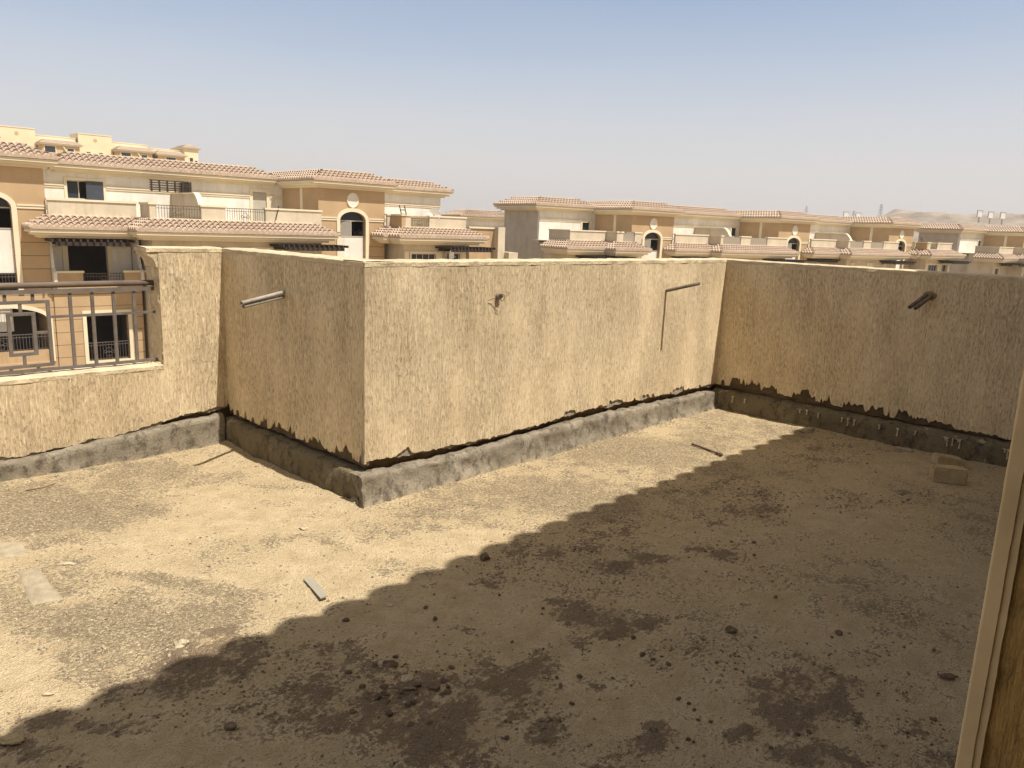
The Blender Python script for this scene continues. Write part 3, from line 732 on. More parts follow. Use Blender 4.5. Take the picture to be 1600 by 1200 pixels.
# two cement bricks by the right parapet
import bmesh
def brick(name, px, py, rz, dims, label, tilt=0.0, z=0.0):
    bm = bmesh.new(); bmesh.ops.create_cube(bm, size=1.0)
    bmesh.ops.scale(bm, vec=dims, verts=bm.verts)
    bmesh.ops.bevel(bm, geom=bm.edges[:], offset=.009, segments=2, affect='EDGES')
    bmesh.ops.subdivide_edges(bm, edges=[e for e in bm.edges if e.calc_length() > .04], cuts=5, use_grid_fill=True)
    for q in bm.verts:
        q.co += Vector((fbm(q.co.x*22+px, q.co.y*22, q.co.z*22), fbm(q.co.x*22, q.co.y*22+px, q.co.z*22), fbm(q.co.x*22, q.co.y*22, q.co.z*22+px)))*.0035
    me = bpy.data.meshes.new(name); bm.to_mesh(me); bm.free(); me.materials.append(M['brick'])
    o = bpy.data.objects.new(name, me); COL.objects.link(o)
    u, v = ground(px, py); o.location = W(u, v, relief(u, v)+dims[2]/2-.006+z); o.rotation_euler = (0, tilt, ANG+rz)
    return tag(o, label, 'brick', 'cement bricks by the right parapet')
brick('cement_brick', 1481, 752, R(-62), (.205, .115, .11), 'nearer tan cement brick, lying whole on its bed')
brick('cement_brick', 1480, 727, R(-50), (.19, .12, .075), 'flatter broken cement brick tucked behind the whole one', .12)
u, v = ground(1415, 706); place_rock('stone', 1415, 705, 30, 'flat grey flake at the foot of the right parapet', 'stone', 'slab', SG, seed=41, sx=1, sy=.5, sz=.22, rot=ANG-1.2, sub=3)
u, v = ground(1262, 675); place_rock('stone', 1262, 676, 24, 'pale lump against the foot of the right parapet near its corner', 'stone', 'slab', SG, seed=44, sx=1, sy=.6, sz=.4, rot=.3, sub=3)

# iron rod on the floor
a = ground(1081, 696); b = ground(1126, 713)
base = W(*a, relief(*a)+.012); t = thing('iron_rod', 'thin rusty iron rod lying on the sunlit floor by the shadow', 'rod', base)
e = W(*b, relief(*b)+.016)-base
mb = MB().tube([(0, 0, 0), e*.5+Vector((0, 0, .002)), e], .0075, 8); mb.build('rod', 'iron', t, True)
mb = MB().tube([e*.86, e*.90], .0125, 8).tube([e*.965, e*1.03], .0135, 8); mb.build('collar', 'iron', t, True)
# twig/stick near the left wall
a = ground(40, 771); 
mb = MB().tube([W(*a, .015), W(a[0]+.1, a[1]+.01, .018), W(a[0]+.16, a[1]-.02, .02)], .004, 6, True, .002); o = mb.build('twig', 'iron', None, True)
tag(o, 'thin dry twig on the floor below the left parapet', 'twig')
# pale tile offcut
c = [ground(*q) for q in ((474, 907), (490, 905), (512, 936), (501, 940))]
cu, cv = sum(q[0] for q in c)/4, sum(q[1] for q in c)/4
mb = MB(); zz = [.012, .009, .020, .018]
lo = [(q[0]-cu, -(q[1]-cv), relief(*q)+z-.004) for q, z in zip(c, zz)]; hi = [(p[0], p[1], p[2]+.005) for p in lo]
mb.add(lo+hi, [(0, 1, 2, 3), (7, 6, 5, 4), (0, 4, 5, 1), (1, 5, 6, 2), (2, 6, 7, 3), (3, 7, 4, 0)])
o = mb.build('tile_offcut', 'board', None, False, W(cu, cv), ANG); tag(o, 'pale grey tile offcut lying flat on the sunlit floor', 'tile')
def slab(pts, label):
    c = [ground(*q) for q in pts]; cu, cv = sum(q[0] for q in c)/4, sum(q[1] for q in c)/4
    mb = MB(); n = 10; rows = []
    for i in range(n+1):
        row = []
        for k in range(n+1):
            s, q = i/n, k/n
            u = (c[0][0]*(1-s)+c[1][0]*s)*(1-q)+(c[3][0]*(1-s)+c[2][0]*s)*q; v = (c[0][1]*(1-s)+c[1][1]*s)*(1-q)+(c[3][1]*(1-s)+c[2][1]*s)*q
            ed = min(s, 1-s, q, 1-q)
            row.append((u-cu+.006*fbm(u*20, v*20, 1), -(v-cv)+.006*fbm(u*20, v*20, 5), relief(u, v)+(.008 if ed > 0 else -.01)+.002*fbm(u*12, v*12, 4)))
        rows.append(row)
    mb.grid(rows); o = mb.build('dusty_slab', 'slab', None, True, W(cu, cv), ANG)
    o.data.flip_normals() if o.data.polygons[0].normal.z < 0 else None
    tag(o, label, 'slab', 'flat dusty slabs sunk in the floor')
slab(((-40, 850), (38, 846), (47, 868), (-30, 878)), 'small flat dusty slab half cut by the left picture edge')
slab(((22, 890), (60, 884), (104, 938), (48, 952)), 'longer dusty slab sunk in the floor in front of the small one')
place_rock('stone', 105, 882, 26, 'thin pale splinter beside the longer dusty slab', 'stone', 'stone', SG, seed=61, sx=1, sy=.25, sz=.2, rot=.2)

# ------------------------------------------------------------------ tiled roofs
def tile_face(mb, A, along, inward, Wd, inset, rise, pitch, amp, courses, hl=True, hr=True, spt=5, lift=0.03, sharp=False):
    """one slope of interlocking roll tiles; A = low corner, clipped to the hips"""
    A, a, b = Vector(A), Vector(along), Vector(inward)
    n = max(4, int(round(Wd/pitch))*spt)
    rows = []
    for c in range(courses):
        for e in (0, 1):
            t = (c+e)/courses; up = lift*(1-e)
            row = []
            for i in range(n+1):
                x = Wd*i/n; ph = x/pitch
                hgt = amp*(abs(math.cos(math.pi*ph))**0.75 if sharp else 0.5+0.5*math.cos(2*math.pi*ph))
                xl = inset*t if hl else 0.0; xr = Wd-(inset*t if hr else 0.0)
                xc = min(max(x, xl), xr)
                row.append(A + a*xc + b*(inset*t) + Vector((0, 0, rise*t+hgt+up*(0.25+0.75*hgt/amp))))
            rows.append(row)
    f0 = len(mb.f); mb.grid(rows)
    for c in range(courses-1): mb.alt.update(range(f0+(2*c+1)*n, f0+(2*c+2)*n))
    edge = [p for p in rows[0]]
    mb.grid([[p-Vector((0, 0, (p.z-A.z)+0.015)) + b*0.01 for p in edge], edge])
    return mb
def hip_roof(root, x0, x1, y0, y1, zl, zh, inset, pitch=0.30, amp=0.13, spt=6, back=True, name='roof', eave=True):
    """tiled skirt round a flat roof deck; y0 is the front (towards us)"""
    mb = MB(); X = Vector((1, 0, 0)); Y = Vector((0, 1, 0))
    tile_face(mb, (x0, y0, zl), X, Y, x1-x0, inset, zh-zl, pitch, amp, 4, True, True, spt, .085, True)
    tile_face(mb, (x0, y1, zl), -Y, X, y1-y0, inset, zh-zl, pitch, amp, 4, back, True, spt, .085, True)
    tile_face(mb, (x1, y0, zl), Y, -X, y1-y0, inset, zh-zl, pitch, amp, 4, True, back, spt, .085, True)
    if back: tile_face(mb, (x1, y1, zl), -X, -Y, x1-x0, inset, zh-zl, pitch, amp, 4, True, True, 2)
    hips = [((x0, y0), (x0+inset, y0+inset)), ((x1, y0), (x1-inset, y0+inset))]
    if back: hips += [((x0, y1), (x0+inset, y1-inset)), ((x1, y1), (x1-inset, y1-inset))]
    for (a, b), (c, d) in hips: mb.tube([(a, b, zl+0.05), (c, d, zh+0.05)], 0.07, 6)
    r = mb.build(name, 'tile', root, mat2='tileshade')
    mb = MB()
    yb = y1-inset if back else y1
    mb.box(x0+inset-.06, x1-inset+.06, y0+inset-.06, yb+.06, zh-0.05, zh+0.11); mb.build('roof_deck', 'cream', r)
    if eave:
        mb = MB()
        i = 0.07; mb.box(x0+i, x1-i, y0+i, y1-(i if back else 0), zl-0.17, zl-0.03)
        i = 0.22; mb.box(x0+i, x1-i, y0+i, y1-(i if back else 0), zl-0.30, zl-0.171)
        i = 0.46; mb.box(x0+i, x1-i, y0+i, y1-(i if back else 0), zl-0.42, zl-0.301)
        mb.build('eave_moulding', 'cream', r)
    return r

# ------------------------------------------------------------------ wall with openings
def wall_holes(mb, x0, x1, z0, z1, y, th, holes):
    """front face at local y (towards us), thickness th going back; holes = (xa, xb, za, zb, rise)"""
    xs = sorted(set([x0, x1]+[min(max(h[k], x0), x1) for h in holes for k in (0, 1)]))
    for a, b in zip(xs, xs[1:]):
        if b-a < 1e-5: continue
        hs = sorted([h for h in holes if h[0] <= a+1e-6 and h[1] >= b-1e-6], key=lambda h: h[2])
        zc = z0
        for h in hs:
            if h[2] > zc+1e-5:
                for yy, fl in ((y, 0), (y+th, 1)):
                    q = [(a, yy, zc), (b, yy, zc), (b, yy, h[2]), (a, yy, h[2])]; mb.add(q, [(3, 2, 1, 0) if fl else (0, 1, 2, 3)])
            mb.quad((a, y, h[2]), (b, y, h[2]), (b, y+th, h[2]), (a, y+th, h[2]))
            zc = h[3]
            if h[4] > 0:
                k = 14; cx = (h[0]+h[1])/2; hw = (h[1]-h[0])/2
                zz = lambda x: h[3]-h[4]+h[4]*math.sqrt(max(0, 1-((x-cx)/hw)**2))
                for i in range(k):
                    p, q = a+(b-a)*i/k, a+(b-a)*(i+1)/k
                    mb.quad((p, y, zz(p)), (q, y, zz(q)), (q, y, h[3]), (p, y, h[3]))
                    mb.quad((p, y+th, zz(p)), (q, y+th, zz(q)), (q, y, zz(q)), (p, y, zz(p)))
            else:
                mb.quad((a, y+th, h[3]), (b, y+th, h[3]), (b, y, h[3]), (a, y, h[3]))
        if z1 > zc+1e-5:
            for yy, fl in ((y, 0), (y+th, 1)):
                q = [(a, yy, zc), (b, yy, zc), (b, yy, z1), (a, yy, z1)]; mb.add(q, [(3, 2, 1, 0) if fl else (0, 1, 2, 3)])
    for h in holes:
        zt = h[3]-h[4]
        mb.quad((h[0], y, h[2]), (h[0], y+th, h[2]), (h[0], y+th, zt), (h[0], y, zt))
        mb.quad((h[1], y+th, h[2]), (h[1], y, h[2]), (h[1], y, zt), (h[1], y+th, zt))
    mb.quad((x0, y, z0), (x0, y, z1), (x0, y+th, z1), (x0, y+th, z0)); mb.quad((x1, y, z0), (x1, y+th, z0), (x1, y+th, z1), (x1, y, z1))
    mb.quad((x0, y, z1), (x1, y, z1), (x1, y+th, z1), (x0, y+th, z1))
    return mb
def surround(mb, xa, xb, za, zb, y, wd=0.14, pr=0.05, sill=True):
    mb.box(xa-wd, xa, y-pr, y+.02, za, zb+wd).box(xb, xb+wd, y-pr, y+.02, za, zb+wd).box(xa, xb, y-pr, y+.02, zb, zb+wd)
    if sill: mb.box(xa-wd, xb+wd, y-pr-.03, y+.02, za-.10, za)
def window(root, xa, xb, za, zb, y, panes=2, name='window', open_side=None, trim=True):
    """frame set in an opening, with panes; part window > pane, trim"""
    mb = MB(); t = .05; yf = y+.12
    mb.box(xa, xb, yf, yf+.05, zb-t, zb).box(xa, xb, yf, yf+.05, za, za+t)
    for i in range(panes+1):
        x = xa+(xb-xa)*i/panes; x = min(max(x, xa+t/2), xb-t/2); mb.box(x-t/2, x+t/2, yf-.003, yf+.053, za+t, zb-t)
    f = mb.build(name, 'frame', root)
    mb = MB()
    for i in range(panes):
        if open_side == i: continue
        a, b = xa+(xb-xa)*i/panes, xa+(xb-xa)*(i+1)/panes
        mb.box(a+t/2, b-t/2, yf+.02, yf+.03, za+t, zb-t)
    if mb.v: mb.build('pane', 'glass', f)
    if trim:
        mb = MB(); surround(mb, xa, xb, za, zb, y); mb.build('window_trim', 'cream', f)
    return f
def arc_trim(mb, cx, hw, zs, rise, zbot, y, wd=.22, pr=.06, n=16):
    inn = [(cx-hw*math.cos(math.pi*i/n), zs+rise*math.sin(math.pi*i/n)) for i in range(n+1)]
    out = [(cx-(hw+wd)*math.cos(math.pi*i/n), zs+(rise+wd)*math.sin(math.pi*i/n)) for i in range(n+1)]
    inn = [(cx-hw, zbot)]+inn+[(cx+hw, zbot)]; out = [(cx-hw-wd, zbot)]+out+[(cx+hw+wd, zbot)]
    f = [(p, y-pr, z) for p, z in inn]; g = [(p, y-pr, z) for p, z in out]
    mb.grid([f, g]); mb.grid([[(p, y+.02, z) for p, z in inn], f]); mb.grid([g, [(p, y+.02, z) for p, z in out]])
def railing_part(root, xa, xb, z0, z1, y, name='balcony_railing', scroll=True, gap=.13):
    mb = MB(); t = .016
    mb.box(xa, xb, y-.02, y+.02, z1-.035, z1).box(xa, xb, y-t, y+t, z1-.17, z1-.145).box(xa, xb, y-t, y+t, z0+.04, z0+.065)
    n = max(2, int((xb-xa)/gap))
    for i in range(n+1):
        x = xa+.02+(xb-xa-.04)*i/n; mb.box(x-.009, x+.009, y-.009, y+.009, z0+.0, z1-.036)
    if scroll and xb-xa > .8:
        c = (xa+xb)/2; zc = (z0+z1-.1)/2
        for rr, dx, dz in ((.13, 0, .08), (.13, 0, -.12), (.07, -.17, 0), (.07, .17, 0)):
            mb.tube([(c+dx+rr*math.cos(q*math.pi/6), y-.012, zc+dz+rr*math.sin(q*math.pi/6)) for q in range(13)], .012, 5)
    return mb.build(name, 'metal', root)
def pergola(root, xa, xb, ya, yb, z, n=None):
    mb = MB(); n = n or int((xb-xa)/.28)
    mb.box(xa+.15, xb-.15, ya+.12, ya+.22, z-.18, z-.001).box(xa+.15, xb-.15, yb-.2, yb-.1, z-.18, z-.001)
    for i in range(n+1):
        x = xa+(xb-xa)*i/n; mb.box(x-.045, x+.045, ya, yb, z, z+.13)
    return mb.build('pergola', 'timber', root)
def parapet_part(root, pieces, mat='beige', name='roof_parapet', z0=1.30, zt=2.10):
    """pieces = axis aligned wall runs (x0, x1, y0, y1)"""
    mb = MB(); mc = MB()
    for a, b, c, d in pieces:
        mb.box(a, b, c, d, z0, zt); mc.box(a-.05, b+.05, c-.05, d+.05, zt-.02, zt+.075)
    p = mb.build(name, mat, root); mc.build('parapet_cap', 'cream', p); return p

ZG = -9.0; HAZE = 0.00035
def tower(root, cx, depth=9.0, lower_arch=False, upper_win=True, panel_lo=-1.34):
    hw = 2.32; ah = .90
    holes = [(cx-ah, cx+ah, -2.3, 2.2, .52)]
    if lower_arch: holes.append((cx-2.0, cx+2.02, -5.62, -2.95, .62))
    mb = MB(); wall_holes(mb, cx-hw, cx+hw, ZG, 3.78, 0.0, .3, holes)
    mb.box(cx-hw, cx-hw+.25, .301, depth, ZG, 3.78).box(cx+hw-.25, cx+hw, .301, depth, ZG, 3.78).box(cx-hw+.251, cx+hw-.251, depth-.3, depth-.002, ZG, 3.77)
    tw = mb.build('stair_tower', 'tan', root)
    mb = MB(); arc_trim(mb, cx, ah, 2.2-.52, .52, -2.3, 0.0)
    mb.build('arch_trim', 'cream', tw)
    mb = MB()
    for a, b in ((cx-hw-.03, cx-ah-.225), (cx+ah+.225, cx+hw+.03)): mb.box(a, b, -.06, .01, 1.76, 1.84).box(a, b, -.04, .01, 1.64, 1.72)
    mb.box(cx-hw-.045, cx-hw+.02, 1.9, 2.2, ZG, 3.5)
    mb.build('string_course', 'cream', tw)
    MB().box(cx-ah+.003, cx+ah-.003, .22, .296, panel_lo, .66).build('spandrel_panel', 'white', tw)
    mb = MB(); yf = .2
    mb.box(cx-ah+.003, cx+ah-.003, yf, yf+.06, .665, .73).box(cx-ah+.003, cx+ah-.003, yf, yf+.06, 1.62, 1.68).box(cx-.03, cx+.03, yf, yf+.06, .731, 1.619)
    f = mb.build('arch_window', 'frame', root)
    MB().box(cx-ah+.003, cx-.031, yf+.02, yf+.03, .731, 1.619).build('pane', 'curtain', f)
    mb = MB(); k = 12
    pts = [(cx-(ah-.004)*math.cos(math.pi*i/k), yf+.03, 1.682+.51*math.sin(math.pi*i/k)) for i in range(k+1)]
    mb.add(pts, [tuple(range(k+1))]); mb.build('fanlight', 'glass', f)
    MB().box(cx-hw+.26, cx+hw-.26, 2.4, 2.5, ZG, 3.7).build('inner_wall', 'interior', tw)
    mb = MB(); n = 24
    ring = lambda r, y: [(cx+r*math.cos(2*math.pi*i/n), y, 2.88+1.12*r*math.sin(2*math.pi*i/n)) for i in range(n+1)]
    mb.grid([ring(.42, .005), ring(.42, -.05), ring(.36, -.06), ring(.33, -.02)], True)
    md = mb.build('medallion', 'cream', tw, True)
    mb = MB(); mb.add(ring(.335, -.022)[:-1], [tuple(range(n))]); mb.build('medallion_disc', 'dish' if False else 'white', tw)
    hip_roof(root, cx-2.95, cx+2.95, -.56, depth+.5, 3.93, 4.55, 1.45)
    if lower_arch:
        mb = MB(); arc_trim(mb, cx, 2.0, -2.95-.62, .62, -5.62, 0.0, .2, .07, 20); mb.build('loggia_trim', 'cream', tw)
        MB().box(cx-2.0, cx+2.0, .1, .25, -5.62, -5.05).build('loggia_parapet', 'tanplain', tw)
        railing_part(root, cx-1.98, cx+2.0, -5.04, -4.25, .15)
        MB().box(cx-1.9, cx+.75, 1.0, 1.2, -4.2, -2.4).build('loggia_screen', 'white', root)
        railing_part(root, cx-.86, cx+.86, -2.2, -1.36, .12)
    return tw
def body(root, x0, x1, y0, y1, z0, z1, mat, name='rear_wall', floors=()):
    """side and rear walls plus floor slabs closing a storey"""
    mb = MB().box(x0, x0+.2, y0, y1, z0, z1).box(x1-.2, x1, y0, y1, z0, z1).box(x0+.201, x1-.201, y1-.2, y1-.001, z0, z1-.001)
    for z in floors: mb.box(x0+.201, x1-.201, y0, y1-.201, z-.2, z)
    mb.box(x0+.202, x1-.202, (y0+y1)/2, (y0+y1)/2+.1, z0, z1-.01)
    return mb.build(name, mat, root)
def ogee_wall(root, x, y0, y1, zlow, ztop, name='divider_wall'):
    """terrace divider running back from y0, its front end swept down in an ogee"""
    pr = [(y0, 1.3), (y0, zlow)]
    for i in range(11):
        q = i/10; pr.append((y0+.08+1.05*q, zlow+(ztop-zlow)*(0.5-0.5*math.cos(math.pi*q)) + .10*math.sin(2*math.pi*q)*-1*(q < .5)))
    pr += [(y1, ztop), (y1, 1.3)]
    a = [(x-.1, y, z) for y, z in pr]; b = [(x+.1, y, z) for y, z in pr]; n = len(pr)
    o = MB().add(a+b, [tuple(range(n)), tuple(reversed(range(n, 2*n)))]+[(i, i+n, (i+1) % n+n, (i+1) % n) for i in range(n)]).build(name, 'grey', root)
    mb = MB()
    up = pr[1:-1]
    rows = [[(x+dx, y-.03*(z < ztop-.02), z+.045+dz) for y, z in up] for dx, dz in ((-.15, -.08), (-.15, 0), (.15, 0), (.15, -.08))]
    mb.grid(rows); mb.build('divider_cap', 'cream', o)
    return o

def front_storeys(root, x0, x1, xj, hip_l, hip_r, spec, detail=False, jog_first=True):
    """terrace parapets, tiled canopy roof and the storeys below: back run x0..xj at y=-.3, forward run xj..x1 at y=-1.5"""
    yb, yf = -.3, -1.5
    # canopy roofs
    s = hip_l
    hip_roof(root, x0-(1.1 if hip_l else -.02), xj+.5, yb-1.15, 2.0, .77, 1.32, 1.12, name='canopy_roof', back=False)
    hip_roof(root, xj-1.1, x1+(1.1 if hip_r else .35), yf-1.15, 2.0, .77, 1.32, 1.12, name='canopy_roof', back=False)
    MB().box(x0, xj, yb, 4.6, 1.20, 1.30).box(xj+.001, x1, yf, 4.6, 1.20, 1.30).build('terrace_slab', 'beige', root)
    # lower storey walls
    return yb, yf

# ------------------------------------------------------------------ townhouse rows
def upper_storey(root, x0, x1, holes, roof_x, wide=9.4):
    mb = MB(); wall_holes(mb, x0, x1, 1.1, 3.72, 4.6, .25, holes); up = mb.build('upper_wall', 'white', root)
    body(root, x0, x1, 4.851, wide, 1.1, 3.70, 'grey', 'upper_side_wall', (1.3,))
    mb = MB()
    segs = [(x0, x1)]
    for h in holes:
        nx = []
        for a, b in segs:
            if h[3] > 2.9 and h[0] < b and h[1] > a: nx += [(a, h[0]-.15), (h[1]+.15, b)]
            else: nx.append((a, b))
        segs = [q for q in nx if q[1]-q[0] > .05]
    for a, b in segs: mb.box(a, b, 4.53, 4.61, 2.9, 3.0).box(a, b, 4.56, 4.61, 2.80, 2.88)
    mb.build('string_course', 'cream', up)
    hip_roof(root, roof_x[0], roof_x[1], 4.03, wide+.6, 4.0, 4.63, 1.45)
    return up

def unit_house(label, L=18.85, detail=False, div=9.77):
    """stair tower on the left, then a roof terrace in front of a set back storey up to the next tower"""
    h = thing('townhouse', label, 'house')
    tower(h, 0.0, lower_arch=detail)
    xr = L-2.33
    up = upper_storey(h, 2.33, xr, [(4.32, 6.07, 2.25, 3.22, 0), (14.55, 15.45, 1.32, 3.18, 0)] if detail else [(14.75, 15.55, 1.9, 2.95, 0)], (3.3, L-2.75))
    if detail:
        f = window(h, 4.32, 6.07, 2.25, 3.22, 4.6, 3, open_side=1)
        MB().box(5.22, 6.07, 4.50, 4.54, 2.22, 3.2).build('shutter', 'shutter', f)
        mb = MB()
        for k in range(4):
            for q in range(4): mb.box(4.45+.1*k, 4.53+.1*k, 4.80, 4.83, 2.35+.2*q, 2.5+.2*q)
        mb.build('lattice_screen', 'cream', f)
        mb = MB(); surround(mb, 14.55, 15.45, 1.32, 3.18, 4.6, .2, .05, False); d = mb.build('terrace_door', 'cream', h)
        MB().box(14.56, 15.44, 4.66, 4.70, 1.33, 3.17).build('door_leaf', 'frame', d)
    else:
        window(h, 14.75, 15.55, 1.9, 2.95, 4.6, 1)
    xj = 6.55; xe = L-2.75
    yb, yf = front_storeys(h, 2.36, xe, xj, True, False, None)
    parapet_part(h, [(2.33, xj-.3, yb, yb+.2)])
    parapet_part(h, [(xj-.05, xj+.25, yf, yb+.2)])
    parapet_part(h, [(xj+2.5, xj+3.75, yf, yf+.2)])
    parapet_part(h, [(xj+6.0, xe-.2, yf, yf+.2), (xe-.4, xe-.2, yf+.201, -.02)])
    if detail:
        railing_part(h, xj+.27, xj+2.48, 1.31, 2.08, yf+.1); railing_part(h, xj+3.77, xj+5.98, 1.31, 2.08, yf+.1)
        mb = MB()
        for k in range(15): mb.box(div+.35, div+.42, 3.0, 4.5, 2.35+.075*k, 2.39+.075*k)
        for k in range(6): mb.box(div+.43, div+.5, 3.02+.28*k, 3.08+.28*k, 2.3, 3.45)
        for k in range(5): mb.box(div-1.7+.42*k, div-1.62+.42*k, 3.0, 3.06, 2.85, 3.45)
        for k in range(5): mb.box(div-1.75, div+.349, 3.062, 3.11, 2.9+.13*k, 2.95+.13*k)
        mb.build('timber_screen', 'timber', h)
        mb = MB().tube([(13.0, -1.75, 1.55), (13.35, -1.45, 2.3)], .035, 6); mb.build('leaning_post', 'timber', h)
    else:
        MB().box(xj+.27, xj+2.48, yf+.06, yf+.14, 1.31, 2.05).build('railing_shade_panel', 'panel', h); MB().box(xj+3.77, xj+5.98, yf+.06, yf+.14, 1.31, 2.05).build('railing_shade_panel', 'panel', h)  # flat panels with painted shade fill the railing openings
    ogee_wall(h, div, .0, 4.6, 2.12, 2.80)
    # storey under the canopy
    if detail:
        wy = .95
        mb = MB(); wall_holes(mb, 2.33, xj-.3, -1.95, .9, wy, .25, [(3.3, 5.1, -1.85, -.02, 0)]); lw = mb.build('lower_wall', 'white', h)
        mb = MB()
        mb.box(3.06, 3.3, wy-.06, wy+.01, -1.85, .02).box(5.1, 5.3, wy-.06, wy+.01, -1.85, .02)
        for a, b in ((2.33, 3.06), (5.3, xj-.3)): mb.box(a, b, wy-.05, wy+.01, -.22, -.12)
        mb.box(3.06, 5.3, wy-.06, wy+.01, .021, .16); mb.build('door_trim', 'cream', lw)
        # balcony
        MB().box(2.3, xj-.2, yb, wy-.001, -2.1, -1.9).build('balcony_slab', 'tanplain', h)
        for qa, qb in ((2.5, 3.62), (5.5, 6.7)):
            p = MB().box(qa, qb, yb, yb+.18, -1.9, -1.34).build('balcony_parapet', 'tanplain', h)
            MB().box(qa-.05, qb+.05, yb-.05, yb+.23, -1.34, -1.24).build('parapet_cap', 'cream', p)
        railing_part(h, 3.68, 5.44, -1.9, -1.36, yb+.09)
        pr = [(yb-.1, -1.3), (yb+.2, -1.1), (yb+.35, -.7), (yb+.5, .5), (wy-.002, .9), (wy-.002, -1.9), (yb-.1, -1.9)]
        for sx in (2.34, 6.28):
            a = [(sx, y, z) for y, z in pr]; b = [(sx+.14, y, z) for y, z in pr]; n = len(pr)
            MB().add(a+b, [tuple(range(n)), tuple(reversed(range(n, 2*n)))]+[(i, i+n, (i+1) % n+n, (i+1) % n) for i in range(n)]).build('balcony_wing', 'white', h)
        pergola(h, 2.2, 5.75, -1.35, .9, .18)
        # storey below
        mb = MB(); wall_holes(mb, 2.33, xj-.2, ZG, -2.101, -.1, .3, [(3.66, 5.6, -5.78, -3.40, 0)]); lw2 = mb.build('ground_storey_wall', 'tan', h)
        mb = MB(); surround(mb, 3.66, 5.6, -5.78, -3.40, -.1, .17, .07); mb.build('window_trim', 'cream', lw2)
        railing_part(h, 3.68, 5.58, -5.75, -4.85, 0.02)
        fw_holes = [(8.0, 9.6, -1.9, -.15, 0), (11.8, 13.4, -1.9, -.1, 0)]
    else: 
        mb = MB(); wall_holes(mb, 2.33, xj-.02, ZG, 1.19, .6, .25, [(3.2, 4.9, -1.8, -.1, 0)]); lw = mb.build('lower_wall', 'beige', h)
        window(h, 3.2, 4.9, -1.8, -.1, .6, 2, open_side=1)
        pergola(h, 2.6, 5.9, -1.2, .5, .15)
        fw_holes = [(8.0, 9.7, -1.6, -.35, 0), (11.2, 12.7, -1.6, -.35, 0)]
    mb = MB(); wall_holes(mb, xj, xe-.2, ZG, 1.19, yf, .3, fw_holes); fw = mb.build('front_wall', 'beige', h)
    for q in fw_holes: window(h, q[0], q[1], q[2], q[3], yf, 2, open_side=1)
    for q in fw_holes:
        for a in (q[0]-.75, q[1]+.2):
            MB().box(a, a+.5, yf-.08, yf-.001, -2.0, -.12).box(a-.05, a+.55, yf-.12, yf-.0005, -.119, -.02).build('pilaster', 'cream', fw)
    body(h, xj, xe-.2, yf+.301, 4.5, ZG, 1.19, 'beige', 'front_side_wall', (-2.0, -5.2))
    pergola(h, xe-3.4, xe+.5, yf-1.75, yf-.1, .12)
    MB().box(2.33, xj-.02, 4.4, 4.6, ZG, 1.19).build('rear_partition', 'interior', h)
    return h

def right_end_house(label):
    """tower, then the last terrace of the row with a hipped canopy end"""
    h = thing('townhouse', label, 'house')
    tower(h, 0.0)
    upper_storey(h, 2.33, 10.2, [(2.9, 3.35, 2.2, 3.15, 0)], (3.0, 11.0))
    window(h, 2.9, 3.35, 2.2, 3.15, 4.6, 1)
    yb, yf = front_storeys(h, 2.36, 7.75, 2.75, True, True, None)
    parapet_part(h, [(2.33, 2.75, yb, yb+.2)]); parapet_part(h, [(2.6, 2.9, yf, yb-.001)], 'tanplain')
    parapet_part(h, [(2.901, 3.3, yf, yf+.2)]); parapet_part(h, [(4.75, 7.75, yf, yf+.2), (7.55, 7.75, yf+.201, 4.5)])
    railing_part(h, 3.32, 4.73, 1.31, 1.98, yf+.1)
    mb = MB()
    for s in (0, .38): mb.tube([(3.2+s, -.9, 1.4), (3.3+s, -.2, 2.75)], .035, 5)
    for k in range(4): mb.tube([(3.22+.02*k, -.78+.14*k, 1.65+.27*k), (3.6+.02*k, -.78+.14*k, 1.65+.27*k)], .028, 5)
    mb.build('ladder', 'timber', h)
    hol = [(3.35, 5.3, -1.7, -.25, 0), (6.2, 7.3, -1.9, -.22, 0)]
    mb = MB(); wall_holes(mb, 2.75, 7.75, ZG, 1.19, yf, .3, hol); fw = mb.build('front_wall', 'beige', h)
    for q, n in zip(hol, (4, 2)): window(h, *q[:4], yf, n)
    for a in (2.8, 5.42, 7.42): MB().box(a, a+.32, yf-.09, yf-.001, -2.2, -.1).build('pilaster', 'cream', fw)
    body(h, 2.75, 7.75, yf+.301, 9.0, ZG, 1.19, 'beige', 'front_side_wall', (-2.0, -5.2))
    pergola(h, 5.2, 8.9, yf-1.75, yf-.1, .12)
    return h
